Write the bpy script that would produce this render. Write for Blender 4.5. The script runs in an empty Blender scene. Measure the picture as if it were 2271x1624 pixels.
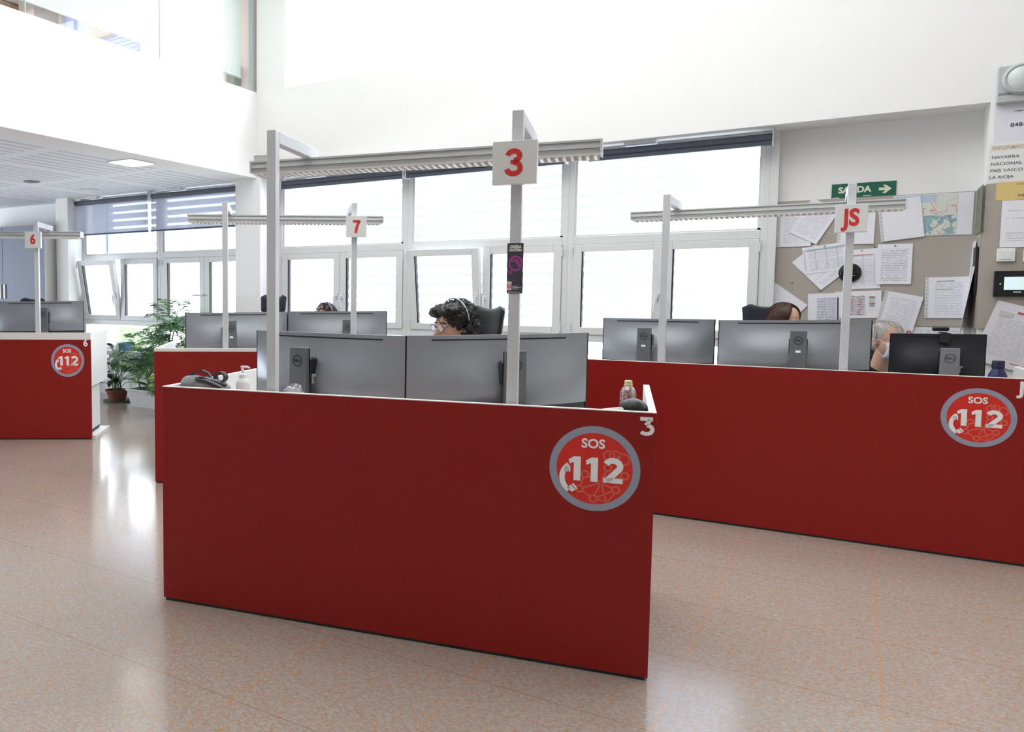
import bpy, bmesh, math, random
from math import sin, cos, pi, radians as RAD
from mathutils import Vector, Matrix, noise as mnoise

S = bpy.context.scene
COL = S.collection
random.seed(7)

# ------------------------------------------------------------------ camera
YAW, PITCH, ROLL = RAD(34.4778), RAD(3.90853), RAD(0.28043)
FPX, CX, CY = 1743.51, 697.216, 776.97
cam_data = bpy.data.cameras.new('camera')
cam = bpy.data.objects.new('camera', cam_data)
COL.objects.link(cam)
cam_data.sensor_fit = 'HORIZONTAL'
cam_data.sensor_width = 36.0
cam_data.lens = FPX * 36.0 / 2271.0
cam_data.shift_x = (1135.5 - CX) / 2271.0
cam_data.shift_y = -(812.0 - CY) / 2271.0
cam_data.clip_start = 0.02
cam_data.clip_end = 200
_R = Matrix(((cos(ROLL), -sin(ROLL), 0), (sin(ROLL), cos(ROLL), 0), (0, 0, 1))) @ \
     Matrix(((1, 0, 0), (0, -sin(PITCH), -cos(PITCH)), (0, cos(PITCH), -sin(PITCH)))) @ \
     Matrix(((cos(YAW), sin(YAW), 0), (-sin(YAW), cos(YAW), 0), (0, 0, 1)))
_C = Matrix((_R[0], -_R[1], -_R[2])).transposed().to_4x4()
cam.matrix_world = Matrix.Translation((0, 0, 1.35)) @ _C
S.camera = cam

# ------------------------------------------------------------------ sky and light
world = bpy.data.worlds.new('daylight')
S.world = world
world.use_nodes = True
bg = world.node_tree.nodes['Background']
bg.inputs[0].default_value = (0.86, 0.93, 1.0, 1)
bg.inputs[1].default_value = 5.4

def area(name, loc, rot, sx, sy, power, color=(1, 1, 1)):
    l = bpy.data.lights.new(name, 'AREA')
    l.shape = 'RECTANGLE'; l.size = sx; l.size_y = sy; l.energy = power; l.color = color
    o = bpy.data.objects.new(name, l); COL.objects.link(o)
    o.location = loc; o.rotation_euler = rot
    return o
area('overhead_fill', (-2.2, 4.3, 5.3), (0, 0, 0), 5.5, 3.4, 128, (0.95, 0.975, 1.0))  # added overhead fill; the ceiling has no opening here
area('overhead_fill', (-2.0, 0.6, 5.3), (0, 0, 0), 5.5, 3.0, 62, (0.95, 0.975, 1.0))  # second added ceiling fill, on the camera side
area('side_fill', (-13.9, 2.0, 1.5), (0, RAD(-112), 0), 1.8, 7.0, 420, (0.82, 0.9, 1.0))  # added fill to lift the low ceiling; no window in this wall
area('office_fill', (-8.2, 4.0, 5.1), (0, 0, 0), 3.5, 5.0, 85, (1.0, 0.99, 0.97))  # unseen fill added to brighten the upper office

S.view_settings.view_transform = 'Standard'
S.view_settings.look = 'None'
S.view_settings.exposure = 0.5
S.view_settings.gamma = 1.0
S.view_settings.use_curve_mapping = False

# ------------------------------------------------------------------ materials
def lin(h):
    if isinstance(h, str):
        h = h.lstrip('#'); h = [int(h[i:i + 2], 16) / 255 for i in (0, 2, 4)]
    return tuple((c / 12.92 if c <= 0.04045 else ((c + 0.055) / 1.055) ** 2.4) for c in h) + (1,)
MATS = {}
def mat(name, color, rough=0.5, metal=0.0, var=0.03, scale=40, spec=0.5, emit=None, estr=0.0, trans=0.0, alpha=None, bump=0.0, sheen=0.0):
    if name in MATS: return MATS[name]
    m = bpy.data.materials.new(name); m.use_nodes = True
    nt = m.node_tree; b = nt.nodes['Principled BSDF']
    c = lin(color)
    tc = nt.nodes.new('ShaderNodeTexCoord'); nz = nt.nodes.new('ShaderNodeTexNoise')
    nz.inputs['Scale'].default_value = scale; nz.inputs['Detail'].default_value = 4
    nt.links.new(tc.outputs['Object'], nz.inputs['Vector'])
    mx = nt.nodes.new('ShaderNodeMix'); mx.data_type = 'RGBA'
    mx.inputs[6].default_value = tuple(max(0, v * (1 - var)) for v in c[:3]) + (1,)
    mx.inputs[7].default_value = tuple(min(1, v * (1 + var)) for v in c[:3]) + (1,)
    nt.links.new(nz.outputs['Fac'], mx.inputs[0]); nt.links.new(mx.outputs[2], b.inputs['Base Color'])
    b.inputs['Roughness'].default_value = rough; b.inputs['Metallic'].default_value = metal
    b.inputs['Specular IOR Level'].default_value = spec
    if emit: b.inputs['Emission Color'].default_value = lin(emit); b.inputs['Emission Strength'].default_value = estr
    if trans: b.inputs['Transmission Weight'].default_value = trans
    if sheen: b.inputs['Sheen Weight'].default_value = sheen
    if bump:
        bp = nt.nodes.new('ShaderNodeBump'); bp.inputs['Strength'].default_value = bump; bp.inputs['Distance'].default_value = 0.002
        nt.links.new(nz.outputs['Fac'], bp.inputs['Height']); nt.links.new(bp.outputs['Normal'], b.inputs['Normal'])
    MATS[name] = m
    return m
def mnodes(name):
    m = bpy.data.materials.new(name); m.use_nodes = True; MATS[name] = m
    nt = m.node_tree
    def N(t, **kw):
        n = nt.nodes.new(t)
        for k, v in kw.items(): setattr(n, k, v)
        return n
    def L(a, b): nt.links.new(a, b)
    def math_(op, a, b=None, c=None):
        n = N('ShaderNodeMath', operation=op)
        for i, v in enumerate((a, b, c)):
            if v is None: continue
            if isinstance(v, (int, float)): n.inputs[i].default_value = v
            else: L(v, n.inputs[i])
        return n.outputs[0]
    def mix(f, a, b):
        n = N('ShaderNodeMix', data_type='RGBA')
        for i, v in ((0, f), (6, a), (7, b)):
            if isinstance(v, (int, float, tuple)): n.inputs[i].default_value = v
            else: L(v, n.inputs[i])
        return n.outputs[2]
    return m, nt, nt.nodes['Principled BSDF'], N, L, math_, mix

WHITE = mat('white_paint', '#efeeec', 0.7, var=0.01, scale=6)
WHITE_LAM = mat('white_laminate', '#eceae6', 0.42, var=0.01)
FRAME = mat('window_frame_white', '#dcdddb', 0.4, var=0.01)
GREYWALL = mat('grey_partition', '#9298a2', 0.6, var=0.02)
ALU = mat('brushed_aluminium', '#d6d8dc', 0.4, metal=0.05, var=0.02)
ALU_L = mat('lamp_body_grey', '#d2d5d4', 0.45, metal=0.0, var=0.02)
SILVER = mat('monitor_silver', '#9b9fa4', 0.38, metal=0.55, var=0.02, scale=200)
SILVER_D = mat('monitor_stand_grey', '#707377', 0.4, metal=0.4, var=0.02, scale=200)
DARK = mat('dark_plastic', '#232529', 0.45, var=0.05)
BLACK = mat('black_plastic', '#141519', 0.35, var=0.05)
BLACKMON = mat('black_monitor_shell', '#1b1d24', 0.4, var=0.05)
SCREEN = mat('dark_screen', '#101318', 0.15, var=0.0)
REDDIG = mat('sign_red', '#d8342f', 0.5, var=0.02)
SIGNW = mat('sign_white_acrylic', '#e6e7e6', 0.35, var=0.01)
DECW = mat('decal_white', '#f6f7f8', 0.45, var=0.01)
RING = mat('decal_ring_grey', '#9aa2b4', 0.45, var=0.02)
DISC = mat('decal_red', '#dd2c20', 0.5, var=0.02)
DISC2 = mat('decal_red_light', '#e4665a', 0.5, var=0.02)
BLIND = mat('blind_grey_solid', '#565a66', 0.7, var=0.04)
CHAIRF = mat('chair_fabric_black', '#1e2024', 0.85, var=0.2, scale=300, sheen=0.3)
CHAIRB = mat('chair_fabric_navy', '#1d2030', 0.85, var=0.2, scale=300, sheen=0.3)
SKIN = mat('skin', '#c99c83', 0.5, var=0.04, scale=30)
SKINP = mat('skin_pale', '#d9ab95', 0.5, var=0.04, scale=30)
HAIRB = mat('hair_black', '#17140f', 0.5, var=0.3, scale=120)
HAIRBR = mat('hair_brown', '#4a2f1e', 0.45, var=0.35, scale=60)
HAIRG = mat('hair_grey', '#c3bdb9', 0.5, var=0.1, scale=60)
GREEN = mat('leaf_green', '#4c7a4a', 0.45, var=0.35, scale=14)
GREEN_L = mat('leaf_light_green', '#7fa853', 0.5, var=0.3, scale=10)
TERRA = mat('terracotta', '#7a4634', 0.8, var=0.15, scale=20)
SOIL = mat('soil', '#3a2e28', 0.95, var=0.3, scale=80)
BAGG = mat('bag_grey_canvas', '#8d8f90', 0.85, var=0.12, scale=160, bump=0.3)
BLUEP = mat('blue_glazed', '#6f93b8', 0.4, var=0.05)

def mat_red():
    m, nt, b, N, L, M_, mix = mnodes('red_laminate')
    tc = N('ShaderNodeTexCoord'); n1 = N('ShaderNodeTexNoise'); n1.inputs['Scale'].default_value = 500
    L(tc.outputs['Object'], n1.inputs['Vector'])
    L(mix(n1.outputs['Fac'], lin('#8a1009'), lin('#95140d')), b.inputs['Base Color'])
    b.inputs['Roughness'].default_value = 0.42; b.inputs['Specular IOR Level'].default_value = 0.4
    return m
RED = mat_red()

def mat_floor():
    m, nt, b, N, L, M_, mix = mnodes('speckled_linoleum')
    tc = N('ShaderNodeTexCoord'); sep = N('ShaderNodeSeparateXYZ'); L(tc.outputs['Object'], sep.inputs[0])
    def tex(scale, sx, rot, detail=3, dist=0.8):
        mp = N('ShaderNodeMapping'); mp.inputs['Scale'].default_value = sx; mp.inputs['Rotation'].default_value = (0, 0, rot)
        L(tc.outputs['Object'], mp.inputs[0])
        n = N('ShaderNodeTexNoise'); n.inputs['Scale'].default_value = scale; n.inputs['Detail'].default_value = detail
        n.inputs['Distortion'].default_value = dist; L(mp.outputs[0], n.inputs['Vector']); return n.outputs['Fac']
    def ramp(v, lo, hi):
        r = N('ShaderNodeMapRange'); r.inputs[1].default_value = lo; r.inputs[2].default_value = hi; L(v, r.inputs[0]); return r.outputs[0]
    base = mix(ramp(tex(55, (1, 2.2, 1), 0.5), .35, .65), lin('#9a9188'), lin('#b4aaa1'))
    base = mix(M_('MULTIPLY', ramp(tex(70, (1, 2.5, 1), -0.6), .56, .66), 0.6), base, lin('#8d867e'))
    base = mix(M_('MULTIPLY', ramp(tex(48, (1.8, 1, 1), 0.2), .57, .64), 0.7), base, lin('#b5834f'))
    base = mix(M_('MULTIPLY', ramp(tex(75, (1, 2.0, 1), 1.2), .61, .66), 0.9), base, lin('#c47c38'))
    base = mix(M_('MULTIPLY', ramp(tex(2.0, (1, 1, 1), 0), .3, .7), 0.18), base, lin('#a08c80'))
    # tile joints, 0.6 m grid
    def joint(c, off, pitch):
        f = M_('FRACT', M_('DIVIDE', M_('SUBTRACT', c, off), pitch))
        d = M_('MULTIPLY', M_('MINIMUM', f, M_('SUBTRACT', 1.0, f)), pitch)
        return M_('LESS_THAN', d, 0.0028)
    j1 = joint(sep.outputs[0], 0.133 - 60.2, 0.602); j2 = joint(sep.outputs[1], 3.75 - 60.0, 0.600)
    base = mix(M_('MULTIPLY', j2, 0.55), base, lin('#8d6a50'))
    base = mix(M_('MULTIPLY', j1, 0.8), base, lin('#bd9168'))
    L(base, b.inputs['Base Color'])
    rr = ramp(tex(9, (1, 1, 1), 0.3), 0, 1)
    L(M_('ADD', M_('MULTIPLY', rr, 0.04), 0.13), b.inputs['Roughness'])
    b.inputs['Specular IOR Level'].default_value = 0.75
    return m
FLOOR = mat_floor()

def mat_slotceil():
    m, nt, b, N, L, M_, mix = mnodes('slotted_acoustic_ceiling')
    tc = N('ShaderNodeTexCoord'); sep = N('ShaderNodeSeparateXYZ'); L(tc.outputs['Object'], sep.inputs[0])
    def band(c, off, pitch, width):
        f = M_('FRACT', M_('DIVIDE', M_('SUBTRACT', c, off), pitch))
        return M_('LESS_THAN', f, width)
    a = band(sep.outputs[0], -5.955 - 145, 0.145, 0.40)
    c = band(sep.outputs[1], 4.68 - 135, 1.35, 0.89)
    g = M_('LESS_THAN', M_('FRACT', M_('DIVIDE', M_('SUBTRACT', sep.outputs[0], -5.88 - 116), 1.16)), 0.87)
    k = M_('MULTIPLY', M_('MULTIPLY', a, c), g)
    L(mix(M_('MULTIPLY', k, 0.55), lin('#eff0f4'), lin('#b4b8c2')), b.inputs['Base Color'])
    b.inputs['Roughness'].default_value = 0.7
    return m
SLOT = mat_slotceil()

def mat_glass(name='window_glass', tint=(1, 1, 1, 1), f=0.05):
    m = bpy.data.materials.new(name); m.use_nodes = True; nt = m.node_tree
    for n in list(nt.nodes): nt.nodes.remove(n)
    o = nt.nodes.new('ShaderNodeOutputMaterial'); t = nt.nodes.new('ShaderNodeBsdfTransparent'); g = nt.nodes.new('ShaderNodeBsdfGlossy')
    t.inputs[0].default_value = tint; g.inputs['Roughness'].default_value = 0.02
    mx = nt.nodes.new('ShaderNodeMixShader'); mx.inputs[0].default_value = f
    nt.links.new(t.outputs[0], mx.inputs[1]); nt.links.new(g.outputs[0], mx.inputs[2]); nt.links.new(mx.outputs[0], o.inputs[0])
    MATS[name] = m; return m
GLASS = mat_glass()
GLASS_G = mat_glass('office_glass', (0.965, 0.995, 0.985, 1), 0.05)
CLEARP = mat_glass('clear_plastic', (0.97, 0.97, 0.98, 1), 0.32)

def mat_sheer():
    m = bpy.data.materials.new('sheer_blind_fabric'); m.use_nodes = True; nt = m.node_tree
    for n in list(nt.nodes): nt.nodes.remove(n)
    o = nt.nodes.new('ShaderNodeOutputMaterial'); t = nt.nodes.new('ShaderNodeBsdfTransparent')
    d = nt.nodes.new('ShaderNodeBsdfDiffuse'); d.inputs[0].default_value = lin('#94969f')
    tl = nt.nodes.new('ShaderNodeBsdfTranslucent'); tl.inputs[0].default_value = lin('#a6a8b4')
    wv = nt.nodes.new('ShaderNodeTexNoise'); wv.inputs['Scale'].default_value = 900
    m1 = nt.nodes.new('ShaderNodeMixShader'); m1.inputs[0].default_value = 0.5
    m2 = nt.nodes.new('ShaderNodeMixShader')
    mr = nt.nodes.new('ShaderNodeMapRange'); mr.inputs[3].default_value = 0.28; mr.inputs[4].default_value = 0.38
    nt.links.new(wv.outputs['Fac'], mr.inputs[0]); nt.links.new(mr.outputs[0], m2.inputs[0])
    nt.links.new(d.outputs[0], m1.inputs[1]); nt.links.new(tl.outputs[0], m1.inputs[2])
    nt.links.new(m1.outputs[0], m2.inputs[1]); nt.links.new(t.outputs[0], m2.inputs[2]); nt.links.new(m2.outputs[0], o.inputs[0])
    return m
SHEER = mat_sheer()

def mat_paper(name, lines=26, ink='#a9abb4', paper='#e9e8ee', density=.42, seed=0.0, w=.21, h=.297, top=.12, table=False, dens2=.35):
    m, nt, b, N, L, M_, mix = mnodes(name)
    tc = N('ShaderNodeTexCoord'); sep = N('ShaderNodeSeparateXYZ'); L(tc.outputs['Object'], sep.inputs[0])
    x, z = sep.outputs[0], sep.outputs[2]
    zi = M_('MULTIPLY', M_('ADD', z, h / 2), lines / h)
    row = M_('FLOOR', zi); ln = M_('LESS_THAN', M_('FRACT', zi), 0.42)
    cb = N('ShaderNodeCombineXYZ'); L(M_('MULTIPLY', x, 60), cb.inputs[0]); L(M_('ADD', M_('MULTIPLY', row, 3.7), seed), cb.inputs[1])
    nz = N('ShaderNodeTexNoise'); nz.inputs['Scale'].default_value = 1.0; nz.inputs['Detail'].default_value = 2; L(cb.outputs[0], nz.inputs['Vector'])
    cb2 = N('ShaderNodeCombineXYZ'); L(M_('MULTIPLY', row, .31), cb2.inputs[0]); cb2.inputs[1].default_value = seed * 1.7
    nb = N('ShaderNodeTexNoise'); nb.inputs['Scale'].default_value = 1.0; L(cb2.outputs[0], nb.inputs['Vector'])
    k = M_('MULTIPLY', ln, M_('GREATER_THAN', nz.outputs['Fac'], density))
    k = M_('MULTIPLY', k, M_('GREATER_THAN', nb.outputs['Fac'], dens2))
    k = M_('MULTIPLY', k, M_('LESS_THAN', M_('ABSOLUTE', x), w * 0.38))
    k = M_('MULTIPLY', k, M_('LESS_THAN', z, h * (0.5 - top)))
    k = M_('MULTIPLY', k, M_('GREATER_THAN', z, -h * 0.42))
    if table:
        col = M_('LESS_THAN', M_('FRACT', M_('MULTIPLY', x, 14)), .12)
        k = M_('MAXIMUM', k, M_('MULTIPLY', col, M_('LESS_THAN', M_('ABSOLUTE', z), h * .38)))
    L(mix(M_('MULTIPLY', k, 0.55), lin(paper), lin(ink)), b.inputs['Base Color'])
    b.inputs['Roughness'].default_value = 0.6
    return m
def mat_map(name, dark=False):
    m, nt, b, N, L, M_, mix = mnodes(name)
    tc = N('ShaderNodeTexCoord'); sep = N('ShaderNodeSeparateXYZ'); L(tc.outputs['Object'], sep.inputs[0])
    n1 = N('ShaderNodeTexNoise'); n1.inputs['Scale'].default_value = 16; n1.inputs['Detail'].default_value = 5; L(tc.outputs['Object'], n1.inputs['Vector'])
    n2 = N('ShaderNodeTexNoise'); n2.inputs['Scale'].default_value = 9; n2.inputs['Detail'].default_value = 4; n2.inputs['Distortion'].default_value = 1.2
    L(tc.outputs['Object'], n2.inputs['Vector'])
    low = M_('LESS_THAN', sep.outputs[2], -0.005) if not dark else 1.0
    teal = M_('MULTIPLY', M_('GREATER_THAN', n1.outputs['Fac'], .49 if not dark else .4), low)
    c = mix(M_('MULTIPLY', teal, .8), lin('#dcddd2') if not dark else lin('#8b8a68'), lin('#7fb0b8') if not dark else lin('#4f6d5c'))
    road = M_('LESS_THAN', M_('ABSOLUTE', M_('SUBTRACT', n2.outputs['Fac'], .5)), .007)
    c = mix(M_('MULTIPLY', road, .8), c, lin('#c9564f'))
    riv = M_('MULTIPLY', M_('LESS_THAN', M_('ABSOLUTE', M_('SUBTRACT', n1.outputs['Fac'], .58)), .008), low)
    c = mix(M_('MULTIPLY', riv, .7), c, lin('#3d67a3'))
    L(c, b.inputs['Base Color']); b.inputs['Roughness'].default_value = .5
    return m

def mat_board():
    m, nt, b, N, L, M_, mix = mnodes('pinboard_fabric')
    tc = N('ShaderNodeTexCoord'); n = N('ShaderNodeTexNoise'); n.inputs['Scale'].default_value = 350; L(tc.outputs['Object'], n.inputs['Vector'])
    L(mix(n.outputs['Fac'], lin('#a49b91'), lin('#b8b0a6')), b.inputs['Base Color']); b.inputs['Roughness'].default_value = .9
    return m
BOARD = mat_board()

# ------------------------------------------------------------------ mesh helpers
def col_mesh(name, verts, faces, m, smooth=False):
    me = bpy.data.meshes.new(name); me.from_pydata([tuple(v) for v in verts], [], faces)
    mats = m if isinstance(m, (list, tuple)) else [m]
    for x in mats: me.materials.append(x)
    if smooth:
        for p in me.polygons: p.use_smooth = True
    me.update(); return me

class MB:
    def __init__(s, M=None): s.v = []; s.f = []; s.M = M or Matrix.Identity(4)
    def add(s, vs, fs, M=None):
        o = len(s.v); T = s.M @ M if M is not None else s.M
        s.v += [T @ Vector(v) for v in vs]; s.f += [tuple(i + o for i in f) for f in fs]; return s
    def box(s, x0, x1, y0, y1, z0, z1, M=None):
        vs = [(x, y, z) for z in (z0, z1) for y in (y0, y1) for x in (x0, x1)]
        return s.add(vs, [(0, 2, 3, 1), (4, 5, 7, 6), (0, 1, 5, 4), (2, 6, 7, 3), (0, 4, 6, 2), (1, 3, 7, 5)], M)
    def rbox(s, x0, x1, y0, y1, z0, z1, r, M=None):
        # box with chamfered vertical & horizontal edges
        vs = []; fs = []
        rings = [(z0, r), (z0 + r, 0), (z1 - r, 0), (z1, r)]
        for z, i in rings:
            a, b_, c, d = x0 + i, x1 - i, y0 + i, y1 - i
            q = r * .6
            vs += [(a + q, c, z), (b_ - q, c, z), (b_, c + q, z), (b_, d - q, z), (b_ - q, d, z), (a + q, d, z), (a, d - q, z), (a, c + q, z)]
        for k in range(3):
            for i in range(8): fs.append((k * 8 + i, k * 8 + (i + 1) % 8, k * 8 + 8 + (i + 1) % 8, k * 8 + 8 + i))
        fs.append(tuple(range(7, -1, -1))); fs.append(tuple(range(24, 32)))
        return s.add(vs, fs, M)
    def tube(s, pts, r, n=10, cap=True, M=None):
        pts = [Vector(p) for p in pts]; rs = r if isinstance(r, (list, tuple)) else [r] * len(pts)
        vs = []; fs = []; up = None
        for i, p in enumerate(pts):
            t = (pts[min(i + 1, len(pts) - 1)] - pts[max(i - 1, 0)]).normalized()
            if up is None: up = t.orthogonal().normalized()
            up = (up - t * up.dot(t)); up = up.normalized() if up.length > 1e-6 else t.orthogonal().normalized()
            sd = t.cross(up)
            for k in range(n):
                a = 2 * pi * k / n; vs.append(p + (up * cos(a) + sd * sin(a)) * rs[i])
        for i in range(len(pts) - 1):
            for k in range(n): fs.append((i * n + k, i * n + (k + 1) % n, (i + 1) * n + (k + 1) % n, (i + 1) * n + k))
        if cap: fs.append(tuple(range(n - 1, -1, -1))); fs.append(tuple((len(pts) - 1) * n + k for k in range(n)))
        return s.add(vs, fs, M)
    def lathe(s, prof, n=24, M=None):
        vs = []; fs = []
        for r, z in prof:
            for k in range(n): vs.append((r * cos(2 * pi * k / n), r * sin(2 * pi * k / n), z))
        for i in range(len(prof) - 1):
            for k in range(n): fs.append((i * n + k, i * n + (k + 1) % n, (i + 1) * n + (k + 1) % n, (i + 1) * n + k))
        if prof[0][0] > 1e-5: fs.append(tuple(range(n - 1, -1, -1)))
        if prof[-1][0] > 1e-5: fs.append(tuple((len(prof) - 1) * n + k for k in range(n)))
        return s.add(vs, fs, M)
    def ell(s, c, r, n=16, m=10, M=None):
        vs = [(c[0], c[1], c[2] - r[2])]; fs = []
        for i in range(1, m):
            a = pi * i / m
            for k in range(n): vs.append((c[0] + r[0] * sin(a) * cos(2 * pi * k / n), c[1] + r[1] * sin(a) * sin(2 * pi * k / n), c[2] - r[2] * cos(a)))
        vs.append((c[0], c[1], c[2] + r[2])); e = len(vs) - 1
        for k in range(n): fs.append((0, 1 + (k + 1) % n, 1 + k)); fs.append((e, e - n + k, e - n + (k + 1) % n))
        for i in range(m - 2):
            for k in range(n): fs.append((1 + i * n + k, 1 + i * n + (k + 1) % n, 1 + (i + 1) * n + (k + 1) % n, 1 + (i + 1) * n + k))
        return s.add(vs, fs, M)
    def cap(s, a, b, ra, rb, n=14, M=None):   # tapered capsule
        a = Vector(a); b = Vector(b); d = (b - a).normalized(); pts = []; rs = []
        for k in range(4): t = pi / 2 * (1 - k / 4); pts.append(a - d * ra * sin(t)); rs.append(max(ra * cos(t), 1e-4))
        pts.append(a); rs.append(ra); pts.append(b); rs.append(rb)
        for k in range(1, 5): t = pi / 2 * k / 4; pts.append(b + d * rb * sin(t)); rs.append(max(rb * cos(t), 1e-4))
        return s.tube(pts, rs, n, True, M)
    def poly(s, pts, y=0.0, th=0.0):          # polygon in the xz plane, thickness along +y
        n = len(pts); vs = [(p[0], y, p[1]) for p in pts]; fs = [tuple(range(n))]
        if th:
            vs += [(p[0], y + th, p[1]) for p in pts]; fs.append(tuple(range(2 * n - 1, n - 1, -1)))
            for i in range(n): fs.append((i, i + n, (i + 1) % n + n, (i + 1) % n))
        return s.add(vs, fs)
    def stroke(s, pts, w, y=0.0, closed=False):
        P = [Vector(p) for p in pts]; n = len(P); vs = []; fs = []
        for i, p in enumerate(P):
            if closed: t = P[(i + 1) % n] - P[i - 1]
            else: t = P[min(i + 1, n - 1)] - P[max(i - 1, 0)]
            t.normalize(); nn = Vector((-t.y, t.x)) * w / 2
            vs += [(p.x + nn.x, y, p.y + nn.y), (p.x - nn.x, y, p.y - nn.y)]
        m_ = n if closed else n - 1
        for i in range(m_): j = (i + 1) % n; fs.append((2 * i, 2 * i + 1, 2 * j + 1, 2 * j))
        return s.add(vs, fs)
    def build(s, name, m, parent=None, smooth=False, bevel=0, loc=None):
        me = col_mesh(name, s.v, s.f, m, smooth)
        bm = bmesh.new(); bm.from_mesh(me); bmesh.ops.recalc_face_normals(bm, faces=bm.faces); bm.to_mesh(me); bm.free()
        if smooth:
            try: me.set_sharp_from_angle(angle=RAD(40))
            except Exception: pass
        o = bpy.data.objects.new(name, me); COL.objects.link(o)
        if parent: o.parent = parent
        if loc: o.location = loc
        if bevel:
            b = o.modifiers.new('bevel', 'BEVEL'); b.width = bevel; b.segments = 2; b.limit_method = 'ANGLE'
        return o
def arc(cx, cy, rx, ry, a0, a1, n=16):
    return [(cx + rx * cos(RAD(a0 + (a1 - a0) * i / n)), cy + ry * sin(RAD(a0 + (a1 - a0) * i / n))) for i in range(n + 1)]
def TR(x=0, y=0, z=0, rz=0, rx=0, ry=0, s=1):
    return Matrix.Translation((x, y, z)) @ Matrix.Rotation(rz, 4, 'Z') @ Matrix.Rotation(ry, 4, 'Y') @ Matrix.Rotation(rx, 4, 'X') @ Matrix.Scale(s, 4)

def empty(name, label, cat, loc=(0, 0, 0), rz=0, group=None):
    o = bpy.data.objects.new(name, None); COL.objects.link(o); o.empty_display_size = .1
    o.location = loc; o.rotation_euler = (0, 0, rz); return tag(o, label, cat, group)
def tag(o, label, cat, group=None):
    o['label'] = label; o['category'] = cat
    if group: o['group'] = group
    return o
def struct(o): o['kind'] = 'structure'; return o

def text(parent, name, body, x, z, size, m, y=-.001, sx=1.0, bold=0.0, align='CENTER', M=None):
    c = bpy.data.curves.new('lettering', 'FONT'); c.body = body; c.size = size; c.offset = bold; c.align_x = align; c.align_y = 'CENTER'; c.resolution_u = 4
    t = bpy.data.objects.new('lettering', c)
    me = bpy.data.meshes.new_from_object(t); me.name = name
    me.transform(Matrix.Translation((x, y, z)) @ Matrix.Rotation(pi / 2, 4, 'X') @ Matrix.Scale(sx, 4, (1, 0, 0)))
    if M is not None: me.transform(M)
    me.materials.clear(); me.materials.append(m)
    bpy.data.objects.remove(t); bpy.data.curves.remove(c)
    o = bpy.data.objects.new(name, me); COL.objects.link(o)
    if parent: o.parent = parent
    return o

# ------------------------------------------------------------------ room shell
YF, YB = 6.98, 7.29          # wall face, recess back
ZS = 2.67                    # soffit and low ceiling height
XF = -5.59                   # mezzanine front
MB().box(-14, 4.5, -5, YB + .11, -.1, 0).build('floor', FLOOR)
struct(bpy.data.objects['floor'])
w = MB()
w.box(-5.59, 4.5, YF, YB + .11, ZS, 3.6)
w.box(-5.90, -5.54, YF, YB + .11, 0, ZS)
w.box(-5.59, -5.2, YF, YB + .11, 3.6, 5.4)
w.box(-5.2, 4.5, YF, YB + .11, 5.2, 5.4)
w.box(.69, 4.5, YF, YB + .11, 0, ZS)
w.box(-.54, .69, YB, YB + .11, 0, ZS)
w.box(-5.54, -.54, YB - .01, YB + .11, 0, .62)
w.box(-8.87, -5.90, YB - .01, YB + .11, 0, .62)
w.box(-9.12, -8.87, YF, YB + .11, 0, ZS)
w.box(-14, -9.12, YB + .02, YB + .11, 0, ZS)
struct(w.build('wall_back', WHITE))
w = MB(); w.box(XF - .25, XF, -5, YF, ZS, 3.61); w.box(-14, XF - .25, -5, YB + .11, ZS + .25, ZS + .45)
struct(w.build('wall_mezzanine', WHITE))
struct(MB().box(-14, XF - .25, -5, YB + .11, ZS, ZS + .02).build('ceiling', SLOT))
struct(MB().box(-14, 4.5, -5, YB + .11, 5.4, 5.5).build('ceiling', WHITE))
struct(MB().box(4.5, 4.6, -5, YB + .11, 0, 5.5).build('wall_right', mat('grey_plaster_light', '#dcd8d4', .8)))
struct(MB().box(-14.1, -14, -5, YB + .11, 0, 5.5).build('wall_left', GREYWALL))
struct(MB().box(-14, 4.5, -5.1, -5, 0, 5.5).build('wall_front', mat('grey_plaster', '#c4c0bc', .8)))
struct(MB().box(-11.2, -11.1, -5, YB + .11, ZS + .45, 5.4).build('wall_office', mat('office_wall', '#ead9d4', .8)))
struct(MB().box(-11.1, XF - .05, YF, YB + .11, ZS + .45, 5.4).build('wall_gallery_end', mat('office_wall', '#ead9d4', .8)))
# fabric pinboards fixed to the walls
struct(MB().box(-.535, .685, YB - .012, YB, 1.155, 2.118).box(.678, .69, YF + .002, YB - .012, 1.155, 2.118).box(.69, 3.2, YF - .012, YF, 1.155, 2.125).build('trim_1', BOARD))
struct(MB().box(-.60, -.54, YB - .07, YB, .62, ZS).build('trim_2', FRAME))
struct(MB().box(-5.2, 4.5, YB - .02, YB + .0, 3.6, 3.66).box(-5.2, -5.14, YB - .02, YB, 3.6, 5.2).box(-2.3, -2.24, YB - .02, YB, 3.6, 5.2).box(1, 1.06, YB - .02, YB, 3.6, 5.2).build('window_7', mat('bright_frame', '#ffffff', .4)))
struct(MB().box(-5.14, 4.5, YB + .0, YB + .006, 3.66, 5.2).build('window_pane', GLASS))
bpy.data.objects['window_pane'].parent = bpy.data.objects['window_7']

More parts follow.
